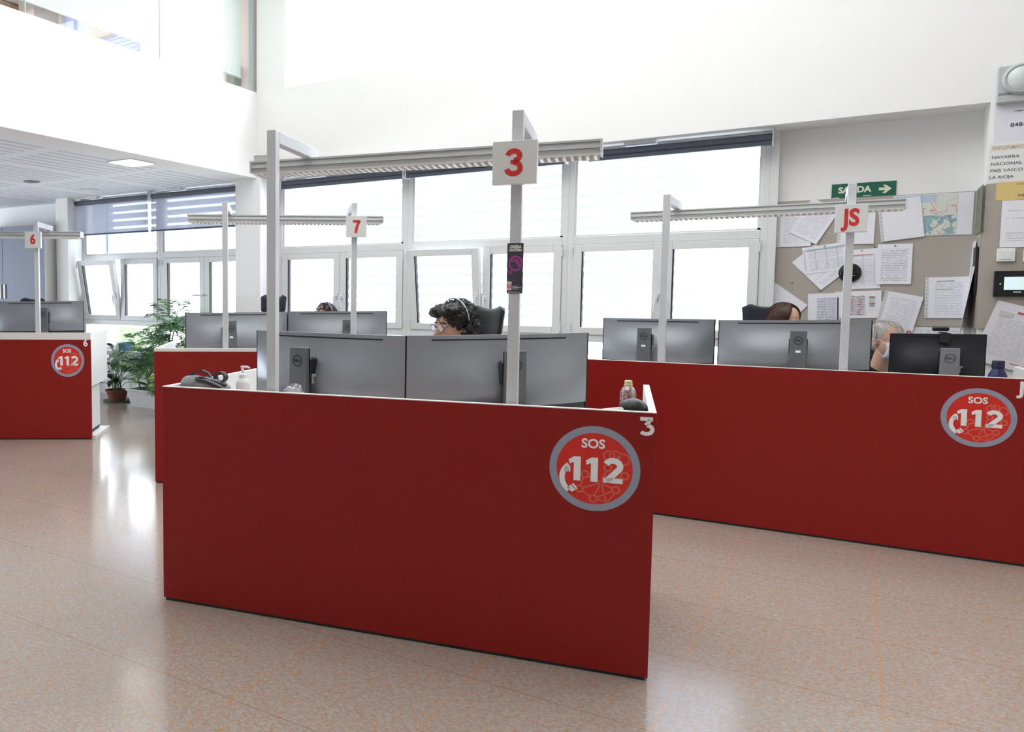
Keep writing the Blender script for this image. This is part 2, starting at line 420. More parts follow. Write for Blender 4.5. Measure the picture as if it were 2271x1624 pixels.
# ------------------------------------------------------------------ windows
def handle_mesh(name, x, z, y, parent, m=ALU, ang=0):
    h = MB(TR(x, y, z, 0, 0, ang)); h.rbox(-.014, .014, -.012, 0, -.035, .035, .004)
    h.tube([(0, -.01, 0), (0, -.045, 0)], .009, 8).tube([(0, -.045, .004), (0, -.05, -.05), (0, -.048, -.12)], [.011, .010, .008], 8)
    return h.build(name, m, parent, True)
def window(name, x0, x1, splits, tilt_first=0.0, zb=.62, y0=7.225, y1=7.29, handles=(), low_rail=True):
    root = bpy.data.objects.new(name, None); COL.objects.link(root); struct(root); root.location = (x0, y0, 0)
    W = x1 - x0; D = y1 - y0; t = .05
    f = MB(); f.box(0, t, 0, D, zb, ZS); f.box(W - t, W, 0, D, zb, ZS); f.box(t, W - t, 0, D, 2.61, ZS); f.box(t, W - t, 0, D, 1.83, 1.90)
    f.box(t, W - t, 0, D, .955, 1.02); f.box(t, W - t, 0, D, zb, zb + .05)
    f.build('window_frame', FRAME, root, bevel=.004)
    f = MB(); f.box(t, t + .02, .012, D, 1.9, 2.61).box(W - t - .025, W - t, .01, D, 1.9, 2.61).box(t, W - t, .01, D, 1.9, 1.915)
    f.build('glazing_bead', FRAME, root)
    MB().box(t, W - t, .035, .041, 1.9, 2.61).build('upper_pane', GLASS, root)
    MB().box(t, W - t, .035, .041, zb + .05, .955).build('lower_pane', GLASS, root)
    xs = [t] + [s - x0 for s in splits] + [W - t]
    for i in range(len(xs) - 1):
        a, b = xs[i] + .002, xs[i + 1] - .002; z0, z1 = 1.02, 1.828; s = .075
        p = bpy.data.objects.new('casement', None); COL.objects.link(p); p.parent = root; p.location = (a, -.012, z0)
        if tilt_first and i == 0: p.rotation_euler = (tilt_first, 0, 0)
        c = MB(); w_ = b - a; h_ = z1 - z0
        c.box(0, s, 0, .06, 0, h_); c.box(w_ - s, w_, 0, .06, 0, h_); c.box(s, w_ - s, 0, .06, 0, .065); c.box(s, w_ - s, 0, .06, h_ - .065, h_)
        c.build('sash', FRAME, p, bevel=.004)
        q = MB(); q.box(s, s + .012, .012, .05, .065, h_ - .065); q.build('seal', DARK, p)
        MB().box(s, w_ - s, .03, .036, .065, h_ - .065).build('pane', GLASS, p)
        hs = [h for h in handles if h[0] == i]
        for h in hs: handle_mesh('handle', (w_ - .03) if h[1] > 0 else .03, h_ * .42, -.001, p, ALU, h[2])
        hg = MB()
        hx = -.006 if (i % 2 == 0) else w_ + .006
        for hz in (.06, h_ - .06): hg.tube([(hx, -.006, hz - .04), (hx, -.006, hz + .04)], .006, 8)
        hg.build('hinge', ALU, p, True)
    return root
window('window_1', -5.46, -3.81, [-4.63], handles=((0, 1, .12), (1, -1, -.1)))
window('window_2', -3.81, -2.175, [-2.99], tilt_first=.13, handles=((0, 1, 0), (1, -1, 0)))
window('window_3', -2.175, -.60, [-1.37], handles=((0, 1, .12), (1, -1, 0)))
window('window_4', -8.87, -7.365, [-8.105], tilt_first=.17, handles=((0, 1, 0),))
window('window_5', -7.365, -5.90, [-6.60], handles=((0, 1, 1.57),))
struct(MB().box(-5.54, -5.46, YF + .2, YB, .62, ZS).build('trim_3', FRAME))
# outside ledge
struct(MB().box(-9.2, -.4, YB + .11, 7.6, .5, .6).build('trim_4', mat('sill_stone', '#b9b9b4', .8)))

# roller blinds
def roller(x0, x1, drop, label):
    r = empty('roller_blind', label, 'blind', (x0, 7.12, 2.598), 0, 'roller blinds along the window wall'); W = x1 - x0
    MB().tube([(0.012, 0, 0), (W - .012, 0, 0)], .036, 16).build('roller_tube', BLIND, r, True)
    if drop < .1: MB().box(.012, W - .012, -.045, -.02, -.062, -.03).build('bottom_bar', mat('bar_dark', '#434956', .5), r)
    else:
        MB().box(.015, W - .015, -.034, -.033, -drop, -.034).build('blind_fabric', SHEER, r)
        MB().tube([(.012, -.034, -drop), (W - .012, -.034, -drop)], .011, 8).build('bottom_bar', mat('bar_dark', '#434956', .5), r, True)
    for bx in (0, W - .008): MB().box(bx, bx + .008, -.045, .045, -.06, .07).build('bracket', FRAME, r)
    MB().box(.3, .55, -.05, .05, .045, .071).build('ceiling_clip', ALU, r)
    return r
roller(-5.33, -3.79, .05, 'raised dark grey roller blind above the leftmost window behind the long light beam')
roller(-3.77, -2.17, .05, 'raised dark grey roller blind right of the centre, partly behind the number three sign')
roller(-1.98, -.575, .05, 'raised dark grey roller blind over the wide window next to the pinboard')
roller(-8.93, -7.42, .43, 'half lowered sheer grey blind over the window with the tilted sash by the cabinet')
roller(-7.39, -5.88, .43, 'half lowered sheer grey blind next to the white pillar')

# outside sun louvres
LOUV = mat('louvre_white_metal', '#cdd5e8', .5, var=.02)
def louver(x0, x1, label, z0=.62, z1=2.75):
    r = empty('sun_louver', label, 'louver', (x0, 7.78, 0), 0, 'white sun louvres outside the windows'); W = x1 - x0
    s = MB(); z = z0
    while z < z1:
        s.box(.03, W - .03, -.05, .05, -.004, .004, TR(0, 0, z, 0, RAD(-33))); z += .106
    s.build('slats', LOUV, r)
    for bx in (0, W - .03): MB().box(bx, bx + .03, -.04, .04, .0, z1 + .05).build('louver_post', LOUV, r)
louver(-5.75, -4.08, 'white slatted sun louvre outside the leftmost main window')
louver(-4.03, -2.35, 'white slatted sun louvre outside the window with the tilted casement behind the curly haired person')
louver(-2.28, -.35, 'white slatted sun louvre outside the window beside the pinboard')
louver(-8.95, -7.9, 'white slatted sun louvre outside the half lowered blind beside the cabinet', 1.95)
louver(-7.85, -6.0, 'white slatted sun louvre outside the half lowered blind beside the pillar', 1.95)

struct(MB().box(-9.6, -8.96, 7.70, 7.86, 1.95, 2.95).build('trim_6', mat('outer_cladding', '#b9bfd0', .7)))
# exterior ground and shrubs
struct(MB().box(-60, 40, 7.6, 70, -.9, -.8).build('floor', mat('pale_paving', '#d8d6d0', .9)))
def shrub(x, y, z, r, n, label, m=GREEN_L):
    o = MB(); rnd = random.Random(int(abs(x * 100)))
    for i in range(n):
        a = Vector((rnd.gauss(0, .45), rnd.gauss(0, .4), rnd.gauss(0, .45))) * r + Vector((x, y, z))
        d = Vector((rnd.uniform(-1, 1), rnd.uniform(-1, 1), rnd.uniform(-.3, 1))).normalized(); q = d.orthogonal().normalized() * .022
        l = rnd.uniform(.06, .11)
        o.add([a, a + d * l * .5 + q, a + d * l, a + d * l * .5 - q], [(0, 1, 2, 3)])
    o.tube([(x, y, -.85), (x, y, z)], .02, 6)
    ob = o.build('shrub', mat('leaf_pale', '#a3b98e', .6, var=.15, scale=5)); tag(ob, label, 'shrub'); return ob
shrub(-9.5, 8.6, .62, .55, 900, 'pale green shrub outside behind the corner of desk six')
shrub(-8.1, 9.0, .50, .5, 800, 'pale green shrub outside the window behind the blue pot')

# ------------------------------------------------------------------ left side: cabinet, mezzanine items
cb = empty('tall_cabinet', 'tall grey double door cabinet standing against the left end of the window wall', 'cabinet', (-11.1, 6.83, 0))
MB().box(0, 1.92, .02, .46, .08, 2.32).build('body', GREYWALL, cb)
MB().box(.02, 1.90, .04, .44, 0, .08).build('plinth', DARK, cb)
for i, x in enumerate((.005, .965)):
    d = MB().box(x, x + .95, 0, .02, .09, 2.315).build('door', mat('cabinet_grey', '#727b8a', .6), cb)
    MB().box(x + (.89 if i == 0 else .03), x + (.92 if i == 0 else .06), -.02, 0, 1.3, 1.5).build('handle', ALU, d)
MB().box(1.92, 1.925, .0, .46, .08, 2.32).build('side_panel', WHITE_LAM, cb)  # white face paints window light onto the grey cabinet's side

cl = empty('ceiling_light', 'square white recessed panel light near the edge of the low slotted ceiling', 'ceiling light', (-5.985, 5.49, ZS))
MB().box(-.17, .17, -.17, .17, -.008, -.001).build('frame', FRAME, cl)
MB().box(-.155, .155, -.155, .155, -.012, -.008).build('diffuser', mat('panel_diffuser', '#ffffff', .5, emit='#ffffff', estr=3), cl)
dl = empty('downlight', 'round recessed downlight with louvred reflector near the window blind', 'ceiling light', (-7.98, 6.62, ZS))
MB().lathe([(.10, -.001), (.125, -.001), (.125, -.009), (.10, -.009)], 32).build('rim', FRAME, dl, True)
l_ = MB().lathe([(.0, -.002), (.1, -.002)], 24)
for k in range(-3, 4): l_.box(k * .026 - .002, k * .026 + .002, -.09, .09, -.009, -.002)
l_.build('reflector', mat('reflector', '#e9ecf0', .25, metal=.5, emit='#f2f4ff', estr=.35), dl)
sp = empty('ceiling_speaker', 'small round dark grille in the low slotted ceiling', 'ceiling speaker', (-7.95, 5.76, ZS))
MB().lathe([(0, -.008), (.085, -.008), (.095, -.001)], 32).build('grille', mat('grille', '#7c828c', .7), sp, True)

# glazed office front on the mezzanine
g = bpy.data.objects.new('window_6', None); COL.objects.link(g); struct(g); g.location = (XF - .05, 0, 3.61)
joints = [-5, -2.5, 0.2, 2.6, 4.05, 5.55, 6.93]
for a, b in zip(joints[:-1], joints[1:]):
    MB().box(-.006, .006, a + .004, b - .004, 0, 1.79).build('pane', GLASS_G, g)
fr = MB()
for a in joints[1:-1]: fr.box(-.008, .008, a - .004, a + .004, 0, 1.79)
fr.box(-.02, .02, 6.93, 6.98, 0, 1.79)
fr.build('glass_joint', mat('joint_grey', '#aeb9b6', .4), g)
for a, b, lb in ((4.07, 5.53, 'white blind behind the upper glass, middle of the row, bottom rail above a gap'), (5.57, 6.50, 'white blind behind the upper glass left of the narrow end pane'), (6.53, 6.90, 'narrow white blind behind the upper glass beside the corner pillar'), (2.7, 4.03, 'white blind behind the upper glass at the far left edge')):
    r = empty('office_blind', lb, 'blind', (XF - .16, a, 3.77), 0, 'white blinds behind the upper glass')
    sl = MB(); z = .03
    while z < 1.6: sl.box(-.012, .012, 0, b - a, -.0008, .0008, TR(0, 0, z, 0, 0, RAD(68))); z += .021
    sl.build('slats', mat('office_blind_white', '#f6f8f7', .6, emit='#f4faf8', estr=0.0), r)
    MB().box(-.012, .012, 0, b - a, 0, .016).build('bottom_rail', mat('rail_grey', '#cfd8d5', .5), r)
up = empty('office_window_panel', 'pale blue panel with a slatted lower part seen under the upper office blinds', 'window panel', (-8.85, 6.94, 3.6))
MB().box(0, 1.42, 0, .03, 0, 1.78).build('blue_pane', mat('pale_blue_board', '#aab4e6', .4), up)
MB().box(0, .04, -.02, 0, 0, 1.78).build('frame', mat('frame_mauve', '#b5aebc', .5), up)
q = MB()
for k in range(9): q.box(.62, 1.42, -.014, 0, .62 + k * .05, .645 + k * .05)
q.build('slats', mat('slat_blue', '#8f97d8', .5), up)
bx = empty('brown_slatted_box', 'brown slatted box in front of the pale blue panel upstairs', 'box', (-8.20, 6.86, 4.62))
MB().box(0, .36, 0, .07, 0, .26).build('body', mat('brown_wood', '#c79b7a', .6), bx)
q = MB()
for k in range(5): q.box(.03, .33, -.01, 0, .03 + k * .045, .05 + k * .045)
q.build('slats', mat('slat_cream', '#e6d6cb', .6), bx)
MB().box(-5.93, -5.81, 6.86, 6.98, 3.72, 3.93).build('socket_box', mat('office_grey', '#8e9693', .6))
tag(bpy.data.objects['socket_box'], 'small dark grey box behind the upper glass near the corner pillar', 'box')
MB().box(-9.32, -9.0, 6.6, 6.98, 3.13, 5.4).build('office_column', mat('office_col', '#c9bdb9', .7))
tag(bpy.data.objects['office_column'], 'pale grey column inside the upper office left of the blue panel', 'column')
cbn = empty('office_cupboard', 'brown and grey cupboard in the upper office at the top left corner', 'cupboard', (-10.35, 6.5, 3.13))
MB().box(0, .55, 0, .48, 0, 2.24).build('body', mat('brown_wood', '#c79b7a', .6), cbn)
MB().box(.30, .54, -.02, 0, .05, 2.2).build('door', mat('office_col', '#c9bdb9', .7), cbn)

# ------------------------------------------------------------------ workstations
def frame(ox, oy, deg): return (ox, oy, RAD(deg))
F3 = frame(-2.483, 2.440, 12.93); FJ = frame(-.952, 5.193, 1.98)
F6 = frame(-5.855, 4.844, 36.8); F7 = frame(-4.109, 3.964, 36.8)
def W(F, x, b, z=0):
    return Vector((F[0] + x * cos(F[2]) - b * sin(F[2]), F[1] + x * sin(F[2]) + b * cos(F[2]), z))

def digit2(mb, x, z, w_, h_, t):
    pts = arc(x + w_ * .48, z + h_ * .69, w_ * .37, h_ * .235, 160, -25, 14)
    pts += [(x + w_ * .30, z + h_ * .18), (x + w_ * .14, z + h_ * .07)]
    mb.stroke(pts, t); mb.poly([(x, z), (x + w_, z), (x + w_, z + t * .86), (x, z + t * .86)])
def digit1(mb, x, z, w_, h_):
    mb.poly([(x, z + h_ * .86), (x + w_ * .45, z + h_), (x + w_, z + h_), (x + w_, z), (x + w_ * .42, z), (x + w_ * .42, z + h_ * .76), (x + w_ * .06, z + h_ * .68)])

def emblem(parent, cx, cz):
    e = MB(TR(cx, -.0008, cz)).poly(arc(0, 0, .1525, .1525, 0, 360 - 360 / 72, 71), 0, .0008).build('emblem', RING, parent)
    MB(TR(cx, -.0012, cz)).poly(arc(0, 0, .1275, .1275, 0, 354, 59), 0, .0004).build('emblem_disc', DISC, e)
    n = MB(TR(cx, -.0015, cz)); hub = (.024, -.048)
    nodes = [(-.048, -.076), (-.03, -.022), (.074, -.07), (-.001, -.108), (.102, -.018), (.046, .006), (.048, .05), (.068, .052)]
    for i, q in enumerate(nodes[:6]):
        d = Vector(q) - Vector(hub); d *= (1 - .014 / d.length); n.stroke([hub, tuple(Vector(hub) + d)], .0058)
        n.stroke(arc(q[0], q[1], .012, .012, 0, 345, 23), .0065, closed=True)
    n.stroke([(hub[0], hub[1]), (.045, -.118)], .0058)
    for a, b in ((0, 3), (3, 2), (0, 1)):
        p, q = Vector(nodes[a]), Vector(nodes[b]); d = (q - p).normalized() * .013; n.stroke([tuple(p + d), tuple(q - d)], .0058)
    n.stroke([(-.001 + .014, -.108), (.045, -.118), (.07, -.085)], .0058)
    for q, r in ((nodes[6], .017), (nodes[7], .017), ((.096, .04), .02)): n.stroke(arc(q[0], q[1], r, r, 0, 345, 23), .006, closed=True)
    n.build('network_pattern', DISC2, e)
    text(e, 'sos_lettering', 'SOS', cx - .005, cz + .088, .0455, DECW, -.0018, 1.0, .0014)
    d = MB(TR(cx, -.0018, cz)); digit1(d, -.086, -.047, .041, .087); digit1(d, -.028, -.047, .041, .087); digit2(d, .032, -.047, .064, .087, .021)
    d.build('number_lettering', DECW, e)
    h = MB(TR(cx, -.0019, cz))
    h.stroke(arc(-.052, -.037, .056, .056, 126, 236, 16), .0185)
    h.poly([(-.100, -.003), (-.0965, .0015), (-.0885, .0022), (-.0885, -.0175), (-.100, -.0165)])
    h.poly([(-.0862, .0022), (-.080, .0015), (-.080, -.0170), (-.0862, -.0175)])
    h.poly([(-.092, -.078), (-.076, -.064), (-.0605, -.082), (-.073, -.0895)])
    h.poly([(-.0735, -.0620), (-.0685, -.0575), (-.0530, -.0755), (-.0580, -.0805)])
    h.build('handset', DECW, e)
    return e

def desk(F, w_, labels, num, numx, logox, side_z=0.0, top=.955, strip=0.0, depth=.94, shelf=True, xoff=0.0, sidew=1.0):
    o = W(F, xoff, 0)
    r = empty('workstation', labels, 'desk', (o.x, o.y, 0), F[2], 'red fronted operator desks')
    MB().box(0, w_, 0, .022, .012, top - .002).build('front_panel', RED, r, bevel=.0012)
    MB().box(.01, w_ - .01, .004, .03, 0, .012).build('plinth', DARK, r)
    te = MB().box(0, w_, .0005, .024, top - .002, top + .001 + strip)
    te.build('top_edge', WHITE_LAM, r)  # white paints the lit highlight along the top; strip adds a real rail
    for x in (0, w_ - .025):
        MB().box(x, x + .025, .0245, depth * sidew, side_z, top + strip + (.001 if not strip else 0)).build('side_panel', WHITE_LAM, r, bevel=.001)
    MB().box(.026, w_ - .026, .36 if shelf else .03, depth - .02, .70, .73).build('worktop', WHITE_LAM, r, bevel=.002)
    if shelf: MB().box(.026, w_ - .026, .09, .335, .868, .886).build('shelf', WHITE_LAM, r)
    for x in (.30, w_ - .34): MB().box(x, x + .04, .40, .88, 0, .70).build('leg', ALU, r)
    emblem(r, logox, .744)
    if num == '3':
        d = MB(TR(numx, -.0012, .875)); t = .0135; h_ = .064; w3 = .047
        d.poly([(.002, h_ - t), (w3 - .004, h_ - t), (w3 - .004, h_), (.002, h_)])
        d.stroke([(w3 - .012, h_ - .008), (w3 * .45, h_ * .55)], t)
        d.stroke(arc(w3 * .48, h_ * .32, w3 * .42, h_ * .235, 85, -145, 16), t)
        d.build('number_decal', DECW, r)
    else:
        text(r, 'number_decal', num, numx, .905, .088, DECW, -.0012, .9 if num == '6' else 1.0, .003)
    return r
desk(F3, 1.985, 'nearest red fronted desk marked with a white 3 and round emblem', '3', 1.931, 1.787)
desk(FJ, 2.55, 'long red fronted desk marked JS at the right in front of the pinboard', 'JS', 2.43, 2.248, xoff=-.75)
d7 = desk(F7, 1.985, 'red fronted desk half hidden behind desk three, beside the plants', '7', 1.955, 1.787, strip=.02)
d6 = desk(F6, 1.985, 'red fronted desk at the left edge marked with a white 6', '6', 1.938, 1.772, side_z=.50, top=.94, strip=.062, depth=.92, xoff=-1.985, sidew=.74)
pd = empty('drawer_pedestal', 'white drawer pedestal on a wide base under the side of desk six', 'pedestal', tuple(W(F6, -.47, .06)), F6[2])
MB().box(.02, .42, .0, .50, .06, .68).build('body', WHITE_LAM, pd, bevel=.002)
MB().box(-.01, .50, -.02, .56, .0, .03).build('base', WHITE_LAM, pd)
MB().box(.02, .42, .02, .46, .03, .06).build('plinth', DARK, pd)
for z in (.09, .29, .49):
    q = MB().box(.03, .41, .50, .518, z, z + .18).build('drawer', WHITE_LAM, pd); MB().box(.17, .27, .518, .53, z + .13, z + .14).build('handle', ALU, q)

# light beams carried by posts
def gantry(F, label, px=(.505, 1.49), lx=(.218, 1.77), zt=2.03, back=.06, boxy=False, zl=1.98, bl=.525):
    o = W(F, 0, 0); r = empty('desk_light_beam', label, 'light fixture', (o.x, o.y, 0), F[2], 'light beams on posts above the desks')
    for x in px:
        p = MB().box(x - .02, x + .02, back - .02, back + .02, 0.0, zt).build('post', ALU, r, bevel=.002)
        MB().box(x - .02, x + .02, back + .021, bl - .0, zt - .05, zt).build('arm', ALU, r, bevel=.002)
        MB().box(x - .012, x + .012, bl - .07, bl - .03, zl - .005, zt - .05).box(x - .018, x + .018, bl - .085, bl - .015, zl - .003, zl + .004).build('hanger', ALU, r)
    a, b = lx
    c0 = bl - .04
    pr = [(-.062, .0), (-.062, -.009), (-.057, -.010), (-.060, -.034), (-.054, -.035), (-.052, -.052), (.052, -.052), (.054, -.035), (.060, -.034), (.057, -.010), (.062, -.009), (.062, 0)]
    n = len(pr); vs = []
    for x in (a + .008, b - .008): vs += [(x, c0 + p[0], zl + p[1]) for p in pr]
    MB().add(vs, [(i, (i + 1) % n, n + (i + 1) % n, n + i) for i in range(n)]).build('housing', ALU_L, r)
    MB().box(a + .008, b - .008, c0 - .0635, c0 - .0615, zl - .0105, zl - .0085).box(a + .008, b - .008, c0 - .0612, c0 - .058, zl - .0362, zl - .0345).build('groove', mat('groove_dark', '#6d6b6b', .6), r)
    for x in (a, b - .008):
        MB().box(x, x + .008, c0 - .065, c0 + .065, zl - .055, zl + .002).build('end_cap', FRAME, r, bevel=.002)
    lv = MB(); x = a + .02
    while x < b - .02: lv.box(x, x + .012, c0 - .045, c0 + .045, zl - .066, zl - .052); x += .030
    lv.box(a + .012, b - .012, c0 - .048, c0 - .045, zl - .060, zl - .052).box(a + .012, b - .012, c0 + .045, c0 + .048, zl - .066, zl - .052)
    lv.build('louver_grid', mat('louver_white', '#ffffff', .35), r)
    if boxy: MB().rbox(a + .01, a + .085, bl - .08, bl - .01, zl + .002, zl + .034, .004).build('sensor_box', mat('sensor_beige', '#cfd0cb', .5), r)
    return r
gantry(F3, 'light beam on two grey posts over the nearest desk with a small box on its left end', boxy=True)
gantry(FJ, 'light beam on two grey posts over the long desk before the pinboard', px=(-.028, .913), lx=(-.315, 1.19), zt=1.985, zl=1.932, bl=.555)
gantry(F6, 'light beam on posts above the desk at the left edge', px=(-1.485, -.497), lx=(-1.74, -.185), zl=1.97)
gantry(F7, 'light beam on two slender posts between the left windows and the white pillar', px=(.503, 1.43), lx=(.19, 1.69), zt=2.02, zl=1.97)

def num_sign(F, body, xc, zc, label, size=.15, w_=.157, h_=.154, back=.02, sx=.85, bold=.006, depth=.04, dz=0):
    o = W(F, xc, back - depth + .019, zc); r = empty('number_sign', label, 'sign', tuple(o), F[2], 'number signs on the light posts')
    MB().box(-w_ / 2, w_ / 2, 0, depth - .001, -h_ / 2, h_ / 2).build('sign_box', SIGNW, r, bevel=.0015)
    if body == '3':
        d = MB(TR(-.002, -.0012, 0)); t = .0185; H = .098; Wd = .058
        d.stroke(arc(-.001, H * .235, Wd * .36, H * .175, 172, -88, 18), t); d.stroke(arc(-.001, -H * .21, Wd * .41, H * .205, 88, -172, 18), t)
        d.box(-.012, .0, 0, .0004, -.0065, .0085)
        d.build('number', REDDIG, r)
    elif body == '7':
        d = MB(TR(0, -.0012, 0)); d.poly([(-.026, .045), (.028, .045), (.028, .028), (-.026, .028)])
        d.stroke([(.020, .036), (.006, .005), (-.001, -.022), (-.004, -.047)], .019); d.build('number', REDDIG, r)
    else: text(r, 'number', body, 0, dz, size, REDDIG, -.0012, sx, bold)
    return r
num_sign(F3, '3', 1.487, 1.836, 'white square sign with red 3 on the post of the nearest desk')
num_sign(FJ, 'JS', .914, 1.791, 'white square sign with red letters JS on the post before the pinboard', size=.125, w_=.147, h_=.151, sx=.82, bold=.0045)
num_sign(F7, '7', 1.44, 1.850, 'white square sign with red 7 on the slender post behind desk three', w_=.145, h_=.15)
num_sign(F6, '6', -.513, 1.858, 'white square sign with red 6 on the post at the left edge', size=.12, w_=.145, h_=.152, sx=.8, bold=.0045)

# strike sticker wrapped on the right post of desk 3
o = W(F3, 1.492, .0385, 1.457); st = empty('post_sticker', 'black and magenta sticker wrapped round the post below the number three sign', 'sticker', tuple(o), F3[2])
MB().box(-.029, .029, -.0008, 0, -.092, .092).build('sticker_sheet', mat('sticker_black', '#45444f', .4), st)
text(st, 'lettering', 'GREBA', 0, .078, .0165, DECW, -.0012, .85, .0006); text(st, 'lettering', 'OROKORRA', 0, .066, .0105, DECW, -.0012, .78, .0005)
MAG = mat('magenta', '#b3489a', .5)
d = MB(TR(.002, -.0012, .018)); d.stroke(arc(0, 0, .0225, .0255, 0, 352, 40), .0065, closed=True); d.stroke([(-.012, -.022), (-.021, -.041)], .0055); d.stroke([(-.025, -.029), (-.011, -.036)], .005)
d.stroke([(-.017, .008), (-.002, .012), (.008, .003), (.013, -.012)], .008); d.stroke(arc(0, 0, .013, .016, 30, 140, 10), .003); d.build('symbol', MAG, st)
MB().box(-.029, -.011, -.0014, -.0009, -.080, -.048).build('label_patch', mat('label_cream', '#e8d5cf', .5), st)
d = MB(TR(-.020, -.0016, -.066)); d.stroke(arc(0, 0, .0065, .005, 0, 350, 20), .003, closed=True); d.build('badge_ring', REDDIG, st)
d = MB(); 
for z, a, b in ((-.066, -.008, .012), (-.071, -.008, .024), (-.076, -.008, .012), (-.0875, -.024, .020)): d.box(a, b, -.0013, -.0009, z - .0008, z + .0008)
d.build('small_print', DECW, st)

# ------------------------------------------------------------------ monitors
def monitor(F, a, b, zt, label, h=.345, base_z=.73, curved=.03, shell=SILVER, standx=0.0, label_tag=False, stand_m=SILVER_D, mirror=1, chin=True, sd=.075, logo=True, group='silver backed monitors', shtop=.063):
    A = W(F, *a); B = W(F, *b); c = (A + B) / 2; w_ = (B - A).length; ang = math.atan2(B.y - A.y, B.x - A.x)
    tilt = (zt[1] - zt[0]) / w_; z1 = (zt[0] + zt[1]) / 2
    r = empty('monitor', label, 'monitor', (c.x, c.y, base_z), ang, group); Z = z1 - base_z
    nx, nz = 28, 14
    def yc(u): return -curved * (1 - u * u)
    def th(u, v):
        q = max(0.0, min(1.0, (1 - v - .055) / .62)); q = q * q * (3 - 2 * q)
        return .012 + .058 * (1 - abs(u) ** 3.2) * q * min(1, .75 + v)
    def grid(v0, v1, n, extra=0.0):
        vs = []; fs = []
        for j in range(n + 1):
            v = v0 + (v1 - v0) * j / n
            for i in range(nx + 1):
                u = -1 + 2 * i / nx; x = u * w_ / 2; z = Z - h + v * h + tilt * x
                vs.append((x, yc(u) - th(u, v) - extra, z))
        for j in range(n + 1):
            v = v0 + (v1 - v0) * j / n
            for i in range(nx + 1):
                u = -1 + 2 * i / nx; x = u * w_ / 2; vs.append((x, yc(u), Z - h + v * h + tilt * x))
        N_ = (nx + 1) * (n + 1)
        for k in (0, N_):
            for j in range(n):
                for i in range(nx): q = k + j * (nx + 1) + i; f = (q, q + 1, q + nx + 2, q + nx + 1); fs.append(f)
        def rim(idx):
            for p, q in zip(idx[:-1], idx[1:]): fs.append((p, q, q + N_, p + N_))
        rim([i for i in range(nx + 1)]); rim([n * (nx + 1) + i for i in range(nx + 1)]); rim([j * (nx + 1) for j in range(n + 1)]); rim([j * (nx + 1) + nx for j in range(n + 1)])
        return vs, fs
    vb = .115 if chin else 0.0
    vs, fs = grid(vb, 1, nz); MB().add(vs, fs).build('back_shell', shell, r, True)
    if chin: vs, fs = grid(0, vb, 3, -.006); MB().add(vs, fs).build('lower_housing', DARK, r, True)
    # screen
    vs = []; fs = []
    for i in range(nx + 1):
        u = -1 + 2 * i / nx; x = u * w_ / 2
        for z in (Z - h + .012, Z - .006): vs.append((x * .985, yc(u) + .003, z + tilt * x))
    for i in range(nx): fs.append((2 * i, 2 * i + 2, 2 * i + 3, 2 * i + 1))
    MB().add(vs, fs).build('screen', SCREEN, r)
    for sx_ in (-1, 1):
        x = sx_ * w_ / 2; MB().box(x - .002 if sx_ > 0 else x - .006, x + .006 if sx_ > 0 else x + .002, -.010, .005, Z - h + .004 + tilt * x, Z - .001 + tilt * x).build('side_bezel', BLACK, r)
    vs = []; fs = []; m_ = 20
    for i in range(m_ + 1):
        u = -.74 + 1.48 * i / m_; x = u * w_ / 2; v = 1 - .020 / h; y = yc(u) - th(u, v) - .002
        z = Z - .020 + tilt * x
        vs += [(x, y, z - .003), (x, y, z + .003)]
    for i in range(m_): fs.append((2 * i, 2 * i + 2, 2 * i + 3, 2 * i + 1))
    MB().add(vs, fs).build('vent_slot', BLACK, r)
    yb = -curved - .062; s = standx
    y1 = yb - sd; zt_ = Z - shtop
    sm = MB(); sm.add([(s - .048, y1, 0), (s + .048, y1, 0), (s + .048, y1 + .034, 0), (s - .048, y1 + .034, 0), (s - .044, y1 + .004, zt_), (s + .044, y1 + .004, zt_), (s + .044, y1 + .03, zt_), (s - .044, y1 + .03, zt_)],
                      [(0, 1, 2, 3), (4, 5, 6, 7), (0, 1, 5, 4), (1, 2, 6, 5), (2, 3, 7, 6), (3, 0, 4, 7)])
    stn = sm.build('stand', stand_m, r, bevel=.002)
    MB().box(s - .045, s + .045, y1 + .034, y1 + .037, .02, zt_ - .004).build('stand_lining', BLACK, r)
    MB().rbox(s - .05, s + .05, y1 + .037, yb + .02, Z - h * .62, Z - h * .32, .006).build('mount', BLACK, r)
    MB().rbox(s - .15, s + .15, y1 - .06, y1 + .16, 0, .012, .003).build('base', stand_m, r)
    MB().box(s + .05, s + .066, y1 + .045, y1 + .06, zt_ * .66, zt_ * .69).box(s + .05, s + .056, y1 + .045, y1 + .06, zt_ * .58, zt_ * .66).build('cable_clip', mat('clip_beige', '#a6a49c', .5), r)
    if logo:
        zl = zt_ - .060; L_ = MB(); L_.stroke(arc(s, zl, .0235, .0235, 0, 352, 44), .0034, closed=True, y=0)
        L_.v = [v + Vector((0, y1 + .0015, 0)) for v in L_.v]
        lo = L_.build('logo_ring', BLACK, stn); text(lo, 'logo_lettering', 'DELL', s, zl, .0155, BLACK, y1 + .0015, 1.05, .0004)
    if label_tag: MB().box(s - .014, s + .014, y1 - .001, y1 + .002, zt_ - .135, zt_ - .121).build('asset_tag', DECW, stn)
    return r
monitor(F3, (.205, .55), (.988, .405), (1.184, 1.180), 'left silver backed monitor on the nearest desk beside the clear plastic bag', curved=.02, standx=-.07)
monitor(F3, (.989, .403), (1.716, .745), (1.182, 1.197), 'right silver backed monitor on the nearest desk behind the sticker post', curved=.045, standx=.03)
monitor(FJ, (-.565, .93), (.178, .915), (1.201, 1.204), 'silver backed monitor at the left end of the long red desk', standx=-.06, label_tag=True, curved=.03)
